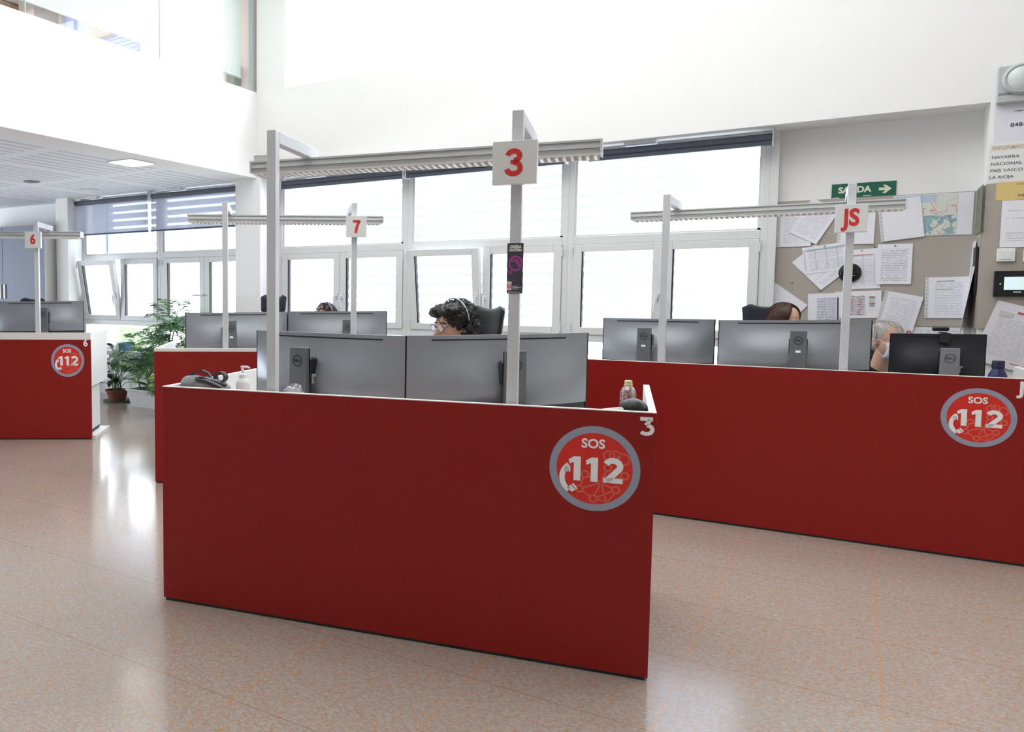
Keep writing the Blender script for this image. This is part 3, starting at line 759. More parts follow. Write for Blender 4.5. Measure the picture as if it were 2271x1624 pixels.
monitor(FJ, (.236, .63), (1.06, .655), (1.207, 1.224), 'silver backed monitor in front of the brown haired person', standx=.035, label_tag=True, curved=.035)
monitor(FJ, (1.168, .76), (1.614, .76), (1.142, 1.148), 'black backed monitor with webcam at the right end of the long desk', h=.30, curved=0.0, shell=BLACKMON, standx=.052, stand_m=mat('stand_light', '#8d8f94', .4, metal=.3), chin=False, group=None, shtop=.078)
monitor(F7, (.165, .50), (.945, .80), (1.221, 1.224), 'silver backed monitor at the left of desk seven above the plant gap', standx=-.10, curved=.025, label_tag=True)
monitor(F7, (.965, .80), (1.74, .60), (1.227, 1.240), 'silver backed monitor of desk seven before the dark haired person', standx=.12, curved=.03)
monitor(F6, (-1.03, .55), (-.197, .55), (1.284, 1.296), 'silver backed monitor at the left edge behind the number six sign', standx=.06, curved=.035, h=.33, sd=.06)

# webcam
c = W(FJ, 1.415, .752, 1.15); wc = empty('webcam', 'black webcam clipped on top of the black monitor', 'webcam', tuple(c), FJ[2])
MB().rbox(-.05, .03, -.012, .022, .012, .038, .006).build('camera_body', BLACK, wc, True)
MB().tube([(-.012, .035, .025), (-.012, .022, .025)], .009, 12).build('lens', SCREEN, wc, True)
MB().box(-.02, .02, -.035, .03, .0, .006).build('clip', BLACK, wc)
MB().box(-.012, .036, -.036, -.028, -.055, .006, TR(0, 0, 0, 0, 0, RAD(8))).build('clip_foot', DARK, wc)

# ------------------------------------------------------------------ things on desk 3
o = W(F3, .115, .17, .887); bag = empty('handbag', 'grey canvas handbag with looped black straps lying on the shelf of the nearest desk', 'bag', tuple(o), F3[2])
b = MB(); b.ell((0, 0, .046), (.115, .062, .054), 28, 16); b.ell((-.045, -.01, .060), (.066, .052, .048), 20, 12); b.ell((.05, .0, .042), (.08, .055, .048), 20, 12)
bo = b.build('body', BAGG, bag, True)
m_ = bo.modifiers.new('remesh', 'REMESH'); m_.mode = 'VOXEL'; m_.voxel_size = .005; m_.use_smooth_shade = True
tx = bpy.data.textures.new('folds', 'CLOUDS'); tx.noise_scale = .05
m_ = bo.modifiers.new('folds', 'DISPLACE'); m_.texture = tx; m_.strength = .014; m_.mid_level = .5
def ribbon(mb, pts, w_, th=.004):
    P = [Vector(p) for p in pts]; vs = []; fs = []
    for i, p in enumerate(P):
        t = (P[min(i + 1, len(P) - 1)] - P[max(i - 1, 0)]).normalized(); sd = Vector((0, 1, 0)); n = t.cross(sd).normalized()
        vs += [p + sd * w_ / 2 + n * th / 2, p - sd * w_ / 2 + n * th / 2, p - sd * w_ / 2 - n * th / 2, p + sd * w_ / 2 - n * th / 2]
    for i in range(len(P) - 1):
        for k in range(4): fs.append((i * 4 + k, i * 4 + (k + 1) % 4, i * 4 + 4 + (k + 1) % 4, i * 4 + 4 + k))
    fs.append((0, 1, 2, 3)); fs.append(tuple(len(P) * 4 - 4 + k for k in range(4))); mb.add(vs, fs)
STRAP = mat('strap_dark_grey', '#3d3e42', .7)
rb = MB(); ribbon(rb, [(-.11, 0, .05), (-.085, 0, .09), (-.05, 0, .118), (-.01, 0, .126), (.022, 0, .115), (.035, 0, .095), (.022, 0, .078)], .020, .008); rb.build('strap', STRAP, bag, True)
rb = MB(); ribbon(rb, [(x * 1.0 + .078, .01, z + .1) for x, z in arc(0, 0, .026, .022, 215, -130, 18)], .034, .008); rb.build('strap_loop', STRAP, bag, True)
rb = MB(); ribbon(rb, [(-.05, -.02, .095), (0, -.02, .098), (.05, -.02, .088), (.12, -.02, .068)], .022, .006); ribbon(rb, [(-.02, -.045, .093), (.04, -.05, .086), (.105, -.045, .060)], .014, .006); rb.build('flap_strap', STRAP, bag, True)

o = W(F3, .293, .20, .887); so = empty('soap_bottle', 'white pump soap bottle on the shelf left of the left post', 'bottle', tuple(o), F3[2] + .15)
WB = mat('white_bottle', '#f1f2f1', .35)
MB().lathe([(0, 0), (.028, 0), (.031, .004), (.031, .075), (.028, .088), (.018, .097), (.016, .102), (0, .102)], 28).build('bottle', WB, so, True)
MB().lathe([(.0175, .098), (.0175, .115), (.008, .119), (.006, .143), (0, .143)], 20).build('collar', WB, so, True)
MB().rbox(-.008, .026, -.006, .006, .143, .153, .002).tube([(.02, 0, .149), (.034, 0, .143)], .0035, 8).build('pump', WB, so, True)

o = W(F3, .575, .15, .887); pb = empty('plastic_bag', 'crumpled clear plastic bag on the shelf right of the left post', 'plastic bag', tuple(o), F3[2])
rn = random.Random(3); vs = []; fs = []; n, m2 = 18, 9
for j in range(m2 + 1):
    a = pi / 2 * j / m2
    for i in range(n):
        t = 2 * pi * i / n; k = 1 + rn.uniform(-.13, .13)
        x = .062 * cos(t) * cos(a) * k - .018 * (j / m2); vs.append((x, .04 * sin(t) * cos(a) * k, .086 * sin(a) * k * (1 if x < .02 else .8)))
for j in range(m2):
    for i in range(n): fs.append((j * n + i, j * n + (i + 1) % n, (j + 1) * n + (i + 1) % n, (j + 1) * n + i))
MB().add(vs, fs).build('film', mat_glass('plastic_film', (.93, .94, .95, 1), .30), pb)
o2 = MB().add([(v[0] * .8, v[1] * .8, v[2] * .8 + .002) for v in vs], fs).build('wrapped_napkin', mat('napkin', '#d6d7d8', .8), pb, True)

o = W(F3, 1.893, .25, .887); wb = empty('water_bottle', 'small clear water bottle with yellow cap at the right end of the nearest desk', 'bottle', tuple(o), F3[2])
pr = [(0, 0), (.026, 0), (.030, .006)]
for k in range(6): pr += [(.030, .012 + k * .014), (.0285, .019 + k * .014)]
pr += [(.030, .098), (.028, .112), (.022, .124), (.014, .132), (.0125, .138)]
MB().lathe(pr, 28).build('bottle', CLEARP, wb, True)
MB().lathe([(0, .134), (.0155, .134), (.0155, .138), (.0138, .139), (.0138, .150), (.012, .1525), (0, .1525)], 24).build('cap', mat('cap_yellow', '#d9d08e', .5), wb, True)
MB().lathe([(.0303, .04), (.0303, .068)], 28).build('wrapper', mat_glass('label_film', (.95, .82, .84, 1), .12), wb, True)

o = W(F3, 1.885, .15, .887); ph = empty('desk_phone', 'black handset lying across a dark cradle at the right end of the nearest desk', 'phone', tuple(o), F3[2])
MB().rbox(-.03, .082, -.05, .05, 0, .044, .014).build('cradle', DARK, ph, True)
MB().lathe([(0, .038), (.052, .038), (.056, .044), (.054, .049), (0, .049)], 28, TR(.026, 0, 0)).build('rim', mat('rim_grey', '#70747a', .35), ph, True)
MB().ell((.026, 0, .052), (.052, .046, .046), 24, 14).build('handset', BLACK, ph, True)
MB().rbox(-.088, .004, -.045, -.005, .048, .068, .006, TR(0, -.01, 0, 0, 0, RAD(-9))).build('receiver_arm', mat('taupe_plastic', '#b5b0a6', .4), ph, True)
MB().box(-.08, -.03, -.04, .01, 0, .044).build('foot', DARK, ph)

# bottle on desk JS
o = W(FJ, 1.640, .50, .73)
nb = empty('sports_bottle', 'dark blue bottle at the right end of the long desk below the tilted sheet', 'bottle', tuple(o), 0)
NAVY = mat('navy_bottle', '#23265a', .25, var=.05)
MB().lathe([(0, 0), (.04, 0), (.046, .01), (.046, .175), (.040, .205), (.027, .232), (.025, .24)], 28).build('bottle', NAVY, nb, True)
MB().lathe([(0, .238), (.0265, .238), (.0285, .243), (.0285, .278), (.026, .282), (0, .282)], 24).build('cap', mat('navy_cap', '#151a3c', .4), nb, True)
MB().box(-.02, .02, -.0475, -.044, .10, .19).build('badge', mat('bottle_label', '#cfd2d6', .5), nb)

# ------------------------------------------------------------------ chairs
def chair(pos, yaw, label, m=CHAIRF, top=1.32, hw=.15, dip=.03):
    r = empty('office_chair', label, 'chair', (pos[0], pos[1], 0), yaw, 'high backed office chairs')   # local facing -y
    b = MB()
    for k in range(5):
        a = 2 * pi * k / 5 + .3; b.tube([(0, 0, .1), (.29 * cos(a), .29 * sin(a), .07)], [.022, .014], 8)
    b.build('base', BLACK, r, True)
    for k in range(5):
        a = 2 * pi * k / 5 + .3; x, y = .29 * cos(a), .29 * sin(a)
        MB().tube([(x - .012, y, .028), (x + .012, y, .028)], .028, 12).tube([(x, y, .05), (x, y, .075)], .008, 6).build('caster', BLACK, r, True)
    MB().tube([(0, 0, .09), (0, 0, .38)], .025, 12).build('column', BLACK, r, True)
    MB().rbox(-.24, .24, -.25, .22, .37, .445, .03).build('seat', m, r, True)
    def cush(z0, z1, w0, w1, y0, y1, th, d):
        vs = []; fs = []; n, k = 12, 14
        for s_ in (0, 1):
            for j in range(n + 1):
                v = j / n; z = z0 + (z1 - z0) * v; w_ = w0 + (w1 - w0) * v
                rr = 1 - max(0, (abs(v - .5) - .36) / .14) ** 2 * .22
                for i in range(k + 1):
                    u = -1 + 2 * i / k; e = math.sqrt(max(0, 1 - abs(u) ** 4)); zz = z
                    if v > .6: zz -= (v - .6) / .4 * (d * (1 - abs(u) ** 2 * 1.0) + .03 * max(0, (abs(u) - .72) / .28) ** 2)
                    y = y0 + (y1 - y0) * v - .045 * u * u
                    ev = math.sqrt(max(0, 1 - abs(2 * v - 1) ** 6))
                    vs.append((u * w_ * rr, y + (th * e * ev if s_ else -th * e * ev) / 2, zz))
        N_ = (n + 1) * (k + 1)
        for s_ in (0, N_):
            for j in range(n):
                for i in range(k): q = s_ + j * (k + 1) + i; fs.append((q, q + 1, q + k + 2, q + k + 1))
        for j in range(n):
            for q in (j * (k + 1), j * (k + 1) + k): fs.append((q, q + k + 1, q + k + 1 + N_, q + N_))
        for i in range(k):
            for q in (i, n * (k + 1) + i): fs.append((q, q + 1, q + 1 + N_, q + N_))
        return MB().add(vs, fs)
    cush(.56, top - .19, .23, .21, .22, .28, .07, .0).build('backrest', m, r, True)
    cush(top - .185, top + .0, hw * .92, hw, .285, .31, .065, dip).build('headrest', m, r, True)
    MB().tube([(0, .05, .36), (0, .22, .37), (0, .29, .60), (0, .325, top - .22), (0, .345, top - .1)], .018, 8).build('back_support', BLACK, r, True)
    for s_ in (-1, 1):
        MB().tube([(s_ * .2, 0, .39), (s_ * .28, 0, .40), (s_ * .29, .02, .66)], .014, 8).rbox(s_ * .29 - .035, s_ * .29 + .035, -.13, .13, .655, .685, .01).build('armrest', BLACK, r, True)
    return r
def cpos(F, x, b, off=0.31):  # chair origin such that its headrest sits at (x, b)
    p = W(F, x, b); return p
def place_chair(F, x, b, yaw, label, **k):
    p = W(F, x, b); p.x -= -sin(yaw) * .30; p.y -= cos(yaw) * .30
    return chair((p.x, p.y), yaw, label, **k)
Y3 = RAD(-14); place_chair(F3, 1.185, 1.42, Y3, 'black high backed chair behind the curly haired person', top=1.318, hw=.125)
place_chair(F7, .845, 1.55, RAD(20), 'empty dark chair behind the left post of the nearest desk', m=CHAIRB, top=1.385, hw=.125, dip=.05)
place_chair(FJ, .455, 1.58, RAD(10), 'navy high backed chair behind the brown haired person', m=CHAIRB, top=1.325, hw=.165, dip=.035)
place_chair(F6, -.99, 1.52, RAD(36), 'navy chair showing just its top behind the monitor at the left edge', m=CHAIRB, top=1.335, hw=.14, dip=.03)
place_chair(F7, 1.33, 1.55, RAD(22), 'dark chair under the person whose forehead shows above desk seven', top=1.16, hw=.12)
place_chair(FJ, 1.12, 1.45, RAD(20), 'dark chair under the grey haired person with the face mask', top=1.10, hw=.12)

# ------------------------------------------------------------------ people
def person(label, pos, yaw, headoff, hz, hyaw, hpitch, skin, top_m, hair_m, hair, glasses=False, mask=False, headset=False, eyes='#3a2b20'):
    r = empty('person', label, 'person', (pos[0], pos[1], 0), yaw)       # sits facing local -y
    hx, hy = headoff; HC = Vector((hx, hy, hz)); NB = Vector((hx * .7, hy * .72 + .01, hz - .178)); CH = Vector((hx * .4, hy * .5, hz - .38)); PE = Vector((0, 0.02, .55))
    HM = Matrix.Translation(HC) @ Matrix.Rotation(hyaw, 4, 'Z') @ Matrix.Rotation(hpitch, 4, 'X')
    zs = NB.z - .045
    def body(mb, g=0.0, arms=True, legs=True, neck=True, low=True):
        mb.cap(PE, PE + Vector((0, 0, .04)), .145 + g, .14 + g)
        mb.cap(PE + Vector((-.07, 0, 0)), PE + Vector((.07, 0, 0)), .12 + g, .12 + g)
        mb.cap(PE + Vector((0, 0, .05)), CH, .125 + g, .125 + g); mb.cap(CH + Vector((-.07, 0, 0)), CH + Vector((.07, 0, 0)), .105 + g, .105 + g)
        mb.cap((NB.x - .13, NB.y + .02, zs - .015), (NB.x + .13, NB.y + .02, zs - .015), .055 + g, .055 + g)
        mb.cap(CH, NB - Vector((0, -.01, .045)), .11 + g, .06 + g)
        for s_ in (-1, 1):
            if arms:
                sh = Vector((NB.x + s_ * .165, NB.y + .02, zs - .03)); el = Vector((s_ * .25 + hx * .4, hy * .5 - .10, .80)); wr = Vector((s_ * .14, hy * .5 - .34, .775))
                mb.cap(sh, el, .048 + g, .040 + g); mb.cap(el, wr, .038 + g, (.026 + g))
                if g == 0:
                    pm = wr + Vector((-s_ * .01, -.055, -.004)); mb.cap(wr, wr + Vector((0, -.02, 0)), .026, .024)
                    mb.box(pm.x - .036, pm.x + .036, pm.y - .045, pm.y + .04, pm.z - .011, pm.z + .013)
                    for k in range(4):
                        fx = pm.x - .03 + k * .020; L1 = (.036, .042, .040, .031)[k if s_ > 0 else 3 - k]
                        p0 = Vector((fx, pm.y - .04, pm.z)); p1 = p0 + Vector((0, -L1, .004)); p2 = p1 + Vector((0, -L1 * .6, -.012))
                        mb.cap(p0, p1, .0085, .008, 8); mb.cap(p1, p2, .008, .007, 8)
                    t0 = pm + Vector((-s_ * .036, .02, -.002)); t1 = t0 + Vector((-s_ * .022, -.03, -.002)); mb.cap(t0, t1, .011, .0095, 8); mb.cap(t1, t1 + Vector((-s_ * .006, -.025, -.004)), .0095, .008, 8)
            if legs:
                hp = Vector((s_ * .09, -.02, .55)); kn = Vector((s_ * .11, -.43, .53)); an = Vector((s_ * .11, -.40, .10))
                mb.cap(hp, kn, .085 + g, .062 + g); mb.cap(kn, an, .056 + g, .038 + g)
                if g == 0: mb.cap(an, an + Vector((0, -.12, -.055)), .036, .03)
        if neck: mb.cap(NB - Vector((0, 0, .02)), HC + Vector((0, .02, -.07)), .056, .052)
    mb = MB(); body(mb)
    H = MB(HM)
    H.ell((0, .012, .028), (.074, .092, .088), 24, 16); H.ell((0, -.022, -.02), (.063, .072, .085), 24, 16); H.ell((0, -.040, -.078), (.043, .043, .034), 16, 12)
    H.cap((0, -.088, .018), (0, -.112, -.020), .009, .013, 10); H.ell((-.010, -.104, -.025), (.009, .010, .008)); H.ell((.010, -.104, -.025), (.009, .010, .008))
    H.cap((-.042, -.076, .032), (-.014, -.086, .030), .009, .009, 8); H.cap((.042, -.076, .032), (.014, -.086, .030), .009, .009, 8)
    H.ell((-.040, -.064, -.022), (.02, .02, .02)); H.ell((.040, -.064, -.022), (.02, .02, .02))
    H.cap((-.020, -.086, -.053), (.020, -.086, -.053), .006, .006, 8); H.cap((-.016, -.086, -.062), (.016, -.086, -.062), .006, .006, 8); H.ell((0, -.077, -.088), (.018, .015, .014))
    for s_ in (-1, 1): H.ell((s_ * .075, .012, -.008), (.009, .019, .031)); H.ell((s_ * .080, .020, .004), (.007, .018, .020))
    o_ = len(mb.v); mb.v += H.v; mb.f += [tuple(i + o_ for i in f) for f in H.f]
    bo = mb.build('body', skin, r, True); rm = bo.modifiers.new('remesh', 'REMESH'); rm.mode = 'VOXEL'; rm.voxel_size = .0055; rm.use_smooth_shade = True
    sm = bo.modifiers.new('smooth', 'SMOOTH'); sm.factor = .5; sm.iterations = 3
    def cloth(name, fn, m):
        q = MB(); fn(q); c = q.build(name, m, r, True); rm = c.modifiers.new('remesh', 'REMESH'); rm.mode = 'VOXEL'; rm.voxel_size = .009; rm.use_smooth_shade = True
        sm = c.modifiers.new('smooth', 'SMOOTH'); sm.factor = .5; sm.iterations = 4
    cloth('top', lambda q: body(q, .012, True, False, False), top_m)
    def tr(q):
        for s_ in (-1, 1):
            hp = Vector((s_ * .09, -.02, .55)); kn = Vector((s_ * .11, -.43, .53)); an = Vector((s_ * .11, -.40, .13)); q.cap(hp, kn, .10, .077); q.cap(kn, an, .070, .062)
        q.cap((-.08, 0, .55), (.08, 0, .55), .145, .145)
    cloth('trousers', tr, mat('denim_dark', '#2b3140', .9))
    for s_ in (-1, 1):
        MB().cap((s_ * .11, -.395, .065), (s_ * .11, -.53, .045), .047, .041).build('shoe', BLACK, r, True)
    for s_ in (-1, 1):
        e = MB(HM).ell((s_ * .030, -.0815, .012), (.0125, .0125, .0095), 16, 10).build('eye', mat('eye_white', '#e8e4e0', .2), r, True)
        MB(HM).ell((s_ * .030, -.0915, .012), (.0058, .004, .0058), 12, 8).build('iris', mat('iris', eyes, .2), e, True)
        MB(HM).cap((s_ * .045, -.082, .031), (s_ * .016, -.093, .034), .0035, .004, 8).build('eyebrow', hair_m, r, True)
    MB(HM).cap((-.019, -.0885, -.0545), (.019, -.0885, -.0545), .0045, .0045, 8).cap((-.015, -.0885, -.0625), (.015, -.0885, -.0625), .005, .005, 8).build('lips', mat('lip_rose', '#a8645a', .45), r, True)
    rn = random.Random(len(label))
    if hair == 'curly':
        h = MB(HM); h.ell((0, .028, .045), (.100, .100, .088), 24, 16); h.ell((0, .065, -.02), (.098, .078, .105), 24, 16); h.ell((-.04, -.045, .085), (.055, .05, .035)); h.ell((.035, -.045, .088), (.05, .05, .033))
        hh = h.build('hair', hair_m, r, True); rm = hh.modifiers.new('remesh', 'REMESH'); rm.mode = 'VOXEL'; rm.voxel_size = .006; rm.use_smooth_shade = True
        tx = bpy.data.textures.new('curls', 'CLOUDS'); tx.noise_scale = .022; dm = hh.modifiers.new('curls', 'DISPLACE'); dm.texture = tx; dm.strength = .03; dm.mid_level = .4
        c = MB(HM)
        for i in range(420):
            a, t = rn.uniform(0, 2 * pi), math.acos(rn.uniform(-.55, 1)); d = Vector((sin(t) * cos(a), sin(t) * sin(a), cos(t)))
            if d.y < -.35 and d.z < .45: continue
            p = Vector((0, .035, .03)) + Vector((d.x * .1, d.y * .1, d.z * .1)); s1 = d.orthogonal().normalized(); s2 = d.cross(s1); R_ = rn.uniform(.006, .013); ph = rn.uniform(0, 6.3)
            c.tube([p + d * (k * .0026 - .004) + (s1 * cos(ph + k * .9) + s2 * sin(ph + k * .9)) * R_ for k in range(9)], .0017, 4)
        c.build('curls', hair_m, hh, True)
    elif hair == 'long':
        h = MB(HM); h.ell((0, .026, .040), (.086, .094, .080), 24, 16); h.cap((-.066, .03, .02), (-.072, .035, -.13), .026, .02); h.cap((.066, .03, .02), (.072, .035, -.13), .026, .02); h.ell((0, .07, -.05), (.080, .045, .13), 20, 14)
        hh = h.build('hair', hair_m, r, True); rm = hh.modifiers.new('remesh', 'REMESH'); rm.mode = 'VOXEL'; rm.voxel_size = .006; rm.use_smooth_shade = True
        c = MB(HM)
        for i in range(1100):
            a = rn.uniform(-.27 * pi, 1.27 * pi); L_ = rn.uniform(.8, 1.0); jj = rn.uniform(1.0, 1.07); x0 = rn.uniform(-.012, .012)
            c0 = Vector((0, .024, .036)); pts_ = []
            for k in range(9):
                t = k / 8 * 2.2 * L_
                if t < pi / 2: q = Vector((sin(t) * cos(a) * .090, sin(t) * sin(a) * .098, cos(t) * .086))
                else: q = Vector((cos(a) * .090 * (1 + .05 * (t - pi / 2)), sin(a) * .098, -(t - pi / 2) * .20))
                wv = .0022 * sin(k * 1.3 + i)
                pts_.append(c0 + q * jj + Vector((x0 * (1 - k / 8) + wv, wv, 0)))
            c.tube(pts_, [.0022] * 7 + [.0016, .0006], 4)
        c.build('strands', hair_m, hh, True)
    else:
        h = MB(HM); h.ell((0, .030, .038), (.084, .094, .084), 24, 16); h.ell((0, .05, -.01), (.080, .066, .075), 24, 16)
        hh = h.build('hair', hair_m, r, True); rm = hh.modifiers.new('remesh', 'REMESH'); rm.mode = 'VOXEL'; rm.voxel_size = .006; rm.use_smooth_shade = True
        c = MB(HM)
        for i in range(420):
            a, t = rn.uniform(0, 2 * pi), math.acos(rn.uniform(-.3, 1)); d = Vector((sin(t) * cos(a), sin(t) * sin(a), cos(t)))
            if d.y < -.25 and d.z < .6: continue
            p = Vector((d.x * .083, .024 + d.y * .095, .04 + d.z * .083)); tg = Vector((d.x * .3, -.9 if d.z > .3 else -.1, -.4 - (1 - d.z) * .6)); tg = (tg - d * tg.dot(d)).normalized()
            L_ = rn.uniform(.03, .055); c.tube([p, p + tg * L_ * .5 + d * .006, p + tg * L_ + d * .002], [.0018, .0017, .0006], 4)
        c.build('strands', hair_m, hh, True)
    if glasses:
        g_ = MB(HM)
        for s_ in (-1, 1):
            g_.tube([(s_ * .032 + .023 * cos(t * pi / 10), -.108 + .006 * abs(cos(t * pi / 10)), .008 + .020 * sin(t * pi / 10)) for t in range(21)], .0018, 6, False)
            g_.tube([(s_ * .055, -.103, .012), (s_ * .074, -.085, .014), (s_ * .079, .0, .010)], .0016, 6)
        g_.tube([(-.010, -.108, .010), (0, -.112, .014), (.010, -.108, .010)], .0016, 6)
        ob = g_.build('glasses', mat('glasses_plum', '#33222c', .3), r, True)
        for s_ in (-1, 1): MB(HM @ TR(s_ * .032, -.107, .008)).poly(arc(0, 0, .022, .019, 0, 345, 23)).build('lens', mat_glass('spectacle_lens', (.93, .9, .92, 1), .07), ob)
    if mask:
        k_ = MB(HM); vs = []; fs = []
        for j in range(9):
            for i in range(13):
                u = -1 + i / 6; v = j / 8; x = u * .062; z = .004 - v * .105; y = -.134 + .062 * u * u + .020 * (v - .35) ** 2 * 2 + (.03 * max(0, v - .6)); vs.append((x, y, z))
        for j in range(8):
            for i in range(12): fs.append((j * 13 + i, j * 13 + i + 1, j * 13 + i + 14, j * 13 + i + 13))
        k_.add(vs, fs); mk = k_.build('face_mask', mat('mask_blue_white', '#d5e3ee', .7), r, True); so_ = mk.modifiers.new('thick', 'SOLIDIFY'); so_.thickness = .0015
        l_ = MB(HM)
        for s_ in (-1, 1): l_.tube([(s_ * .062, -.058, -.005), (s_ * .079, -.02, .012), (s_ * .083, .022, .012), (s_ * .082, .03, -.02), (s_ * .072, -.02, -.06), (s_ * .060, -.045, -.088)], .0013, 5)
        l_.build('ear_loop', mat('mask_loop', '#eef0f2', .7), mk, True)
    if headset:
        q = MB(HM); q.tube([(.112 * cos(t * pi / 12), .02, .03 + .118 * sin(t * pi / 12)) for t in range(13)], .003, 6)
        hs = q.build('headset', mat('headset_silver', '#c8ccd0', .3, metal=.6), r, True)
        for s_ in (-1, 1): MB(HM).tube([(s_ * .100, .015, -.002), (s_ * .118, .015, -.002)], .019, 14).build('ear_pad', BLACK, hs, True)
        MB(HM).tube([(-.112, .0, -.01), (-.100, -.07, -.055), (-.05, -.125, -.065)], .0022, 6).build('microphone', BLACK, hs, True)
    return r
def ppos(F, x, b, yaw, off):    # body origin so that its head is over (x, b)
    p = W(F, x, b); return (p.x - (off[0] * cos(yaw) - off[1] * sin(yaw)), p.y - (off[0] * sin(yaw) + off[1] * cos(yaw)))
yy = RAD(-5); of = (-.03, -.12)
person('person with dark curly hair and round glasses at the nearest desk looking left', ppos(F3, 1.035, 1.17, yy, of), yy, of, 1.197, RAD(-22), RAD(8), SKIN, mat('knit_dark', '#34363c', .9), HAIRB, 'curly', glasses=True, headset=True)
yy = RAD(25); of = (-.02, -.10)
person('person with smooth dark hair whose forehead shows above desk seven', ppos(F7, 1.285, 1.30, yy, of), yy, of, 1.165, RAD(-48), RAD(8), SKINP, mat('shirt_grey', '#6a6f78', .9), mat('hair_dark_brown', '#2b1f19', .5, var=.3, scale=80), 'short', headset=True)
yy = RAD(12); of = (.0, -.12)
person('person with brown hair seated behind the long desk, face turned down to the right', ppos(FJ, .590, 1.30, yy, of), yy, of, 1.190, RAD(48), RAD(22), SKINP, mat('shirt_navy', '#20263a', .9), HAIRBR, 'long')
yy = RAD(40); of = (.02, -.16)
person('person with short grey hair and pale blue face mask beside the black monitor', ppos(FJ, 1.172, 1.08, yy, of), yy, of, 1.080, RAD(0), RAD(10), SKINP, mat('top_black', '#15161a', .9), HAIRG, 'short', mask=True)

# ------------------------------------------------------------------ plants
def frond(mb, base, d, L_, droop, rnd, leaf=.20, n=26, wl=.0062):
    d = d.normalized(); side = d.cross(Vector((0, 0, 1))); side = side.normalized() if side.length > .01 else Vector((1, 0, 0))
    pts = []
    for i in range(n + 1):
        t = i / n; pts.append(base + d * L_ * t + Vector((0, 0, -droop * t * t * L_)))
    mb.tube(pts, [.004 * (1 - .8 * i / n) + .0006 for i in range(n + 1)], 4, False)
    for i in range(3, n + 1):
        t = i / n; tg = (pts[i] - pts[i - 1]).normalized(); l = leaf * (math.sin(pi * (.12 + .82 * t)) ** .6) * rnd.uniform(.85, 1.1)
        for s_ in (-1, 1):
            q = (side * s_ * .9 + tg * .55 + Vector((0, 0, -.15 + rnd.uniform(-.15, .1)))).normalized(); w_ = tg.cross(q).normalized().cross(q) * wl
            a = pts[i]; m_ = a + q * l * .5 + Vector((0, 0, -.004)); e = a + q * l + Vector((0, 0, -.12 * l))
            mb.add([a, m_ + w_, e, m_ - w_], [(0, 1, 2, 3)])
def palm(x, y, scale, stems, label, pot, seed, group=None, fr=7):
    rnd = random.Random(seed); r = empty('potted_palm', label, 'plant', (x, y, 0)); pot(r)
    st = MB(); fo = MB(); fl = MB()
    for (sx_, sy_, h_, lean) in stems:
        top = Vector((sx_ + lean, sy_, h_)); st.tube([(sx_, sy_, .17), (sx_ + lean * .4, sy_, h_ * .6), top], [.010, .008, .006], 6)
        for k in range(fr):
            a = 2 * pi * k / fr + rnd.uniform(-.3, .3) + sx_ * 5; el = rnd.uniform(.25, 1.25)
            tgt = fl if rnd.random() < .3 else fo
            frond(tgt, top + Vector((0, 0, -rnd.uniform(0, .25) * h_)), Vector((cos(a) * cos(el), sin(a) * cos(el), sin(el))), scale * rnd.uniform(.38, .6), rnd.uniform(.3, .7), rnd)
    st.build('stems', mat('stem_green', '#5c7a3c', .6), r, True); f1 = fo.build('foliage', GREEN, r); fl.build('young_foliage', GREEN_L, r); return r
def planter(r):
    w0, w1, d0, d1, h_ = .36, .41, .15, .18, .195
    vs = []
    for ww, dd, z in ((w0, d0, 0), (w1, d1, h_), (w1 + .012, d1 + .012, h_), (w1 + .012, d1 + .012, h_ + .02), (w1 - .012, d1 - .012, h_ + .02), (w1 - .015, d1 - .015, .15)):
        vs += [(-ww, -dd, z), (ww, -dd, z), (ww, dd, z), (-ww, dd, z)]
    fs = [(0, 1, 2, 3)]
    for k in range(5):
        for i in range(4): fs.append((k * 4 + i, k * 4 + (i + 1) % 4, k * 4 + 4 + (i + 1) % 4, k * 4 + 4 + i))
    MB().add(vs, fs).build('planter', mat('planter_white', '#d9dad8', .6, var=.08, scale=12), r)
    MB().box(-w1 + .02, w1 - .02, -d1 + .02, d1 - .02, .15, .17).build('soil', SOIL, r)
palm(-6.89, 6.76, 1.12, [(-.33, -.02, .48, -.1), (-.12, -.05, .42, -.05), (.0, -.05, .55, .1), (.33, .0, .60, .08), (-.05, 0, .80, .02), (.02, .03, .98, .12), (-.22, .02, .62, -.12), (.12, -.04, .60, .05), (.05, .02, 1.12, .20), (.25, -.02, .82, .12)], 'tall green palm in a long white planter below the window', planter, 5, fr=8)
def pot_t(r):
    MB().lathe([(0, .012), (.105, .012), (.13, .12), (.148, .125), (.15, .155), (.138, .155), (.125, .13), (0, .13)], 28).build('pot', TERRA, r, True)
    MB().lathe([(0, 0), (.16, 0), (.185, .022), (.175, .022), (.15, .008), (0, .008)], 28).build('saucer', mat('saucer_green', '#7e9272', .6), r, True)
    MB().lathe([(0, .131), (.124, .131), (0, .138)], 20).build('soil', SOIL, r, True)
lf = empty('potted_plant', 'broad leaved plant in a terracotta pot on a green saucer by the window', 'plant', (-7.72, 6.80, 0)); pot_t(lf)
rnd = random.Random(11); fo = MB(); st = MB()
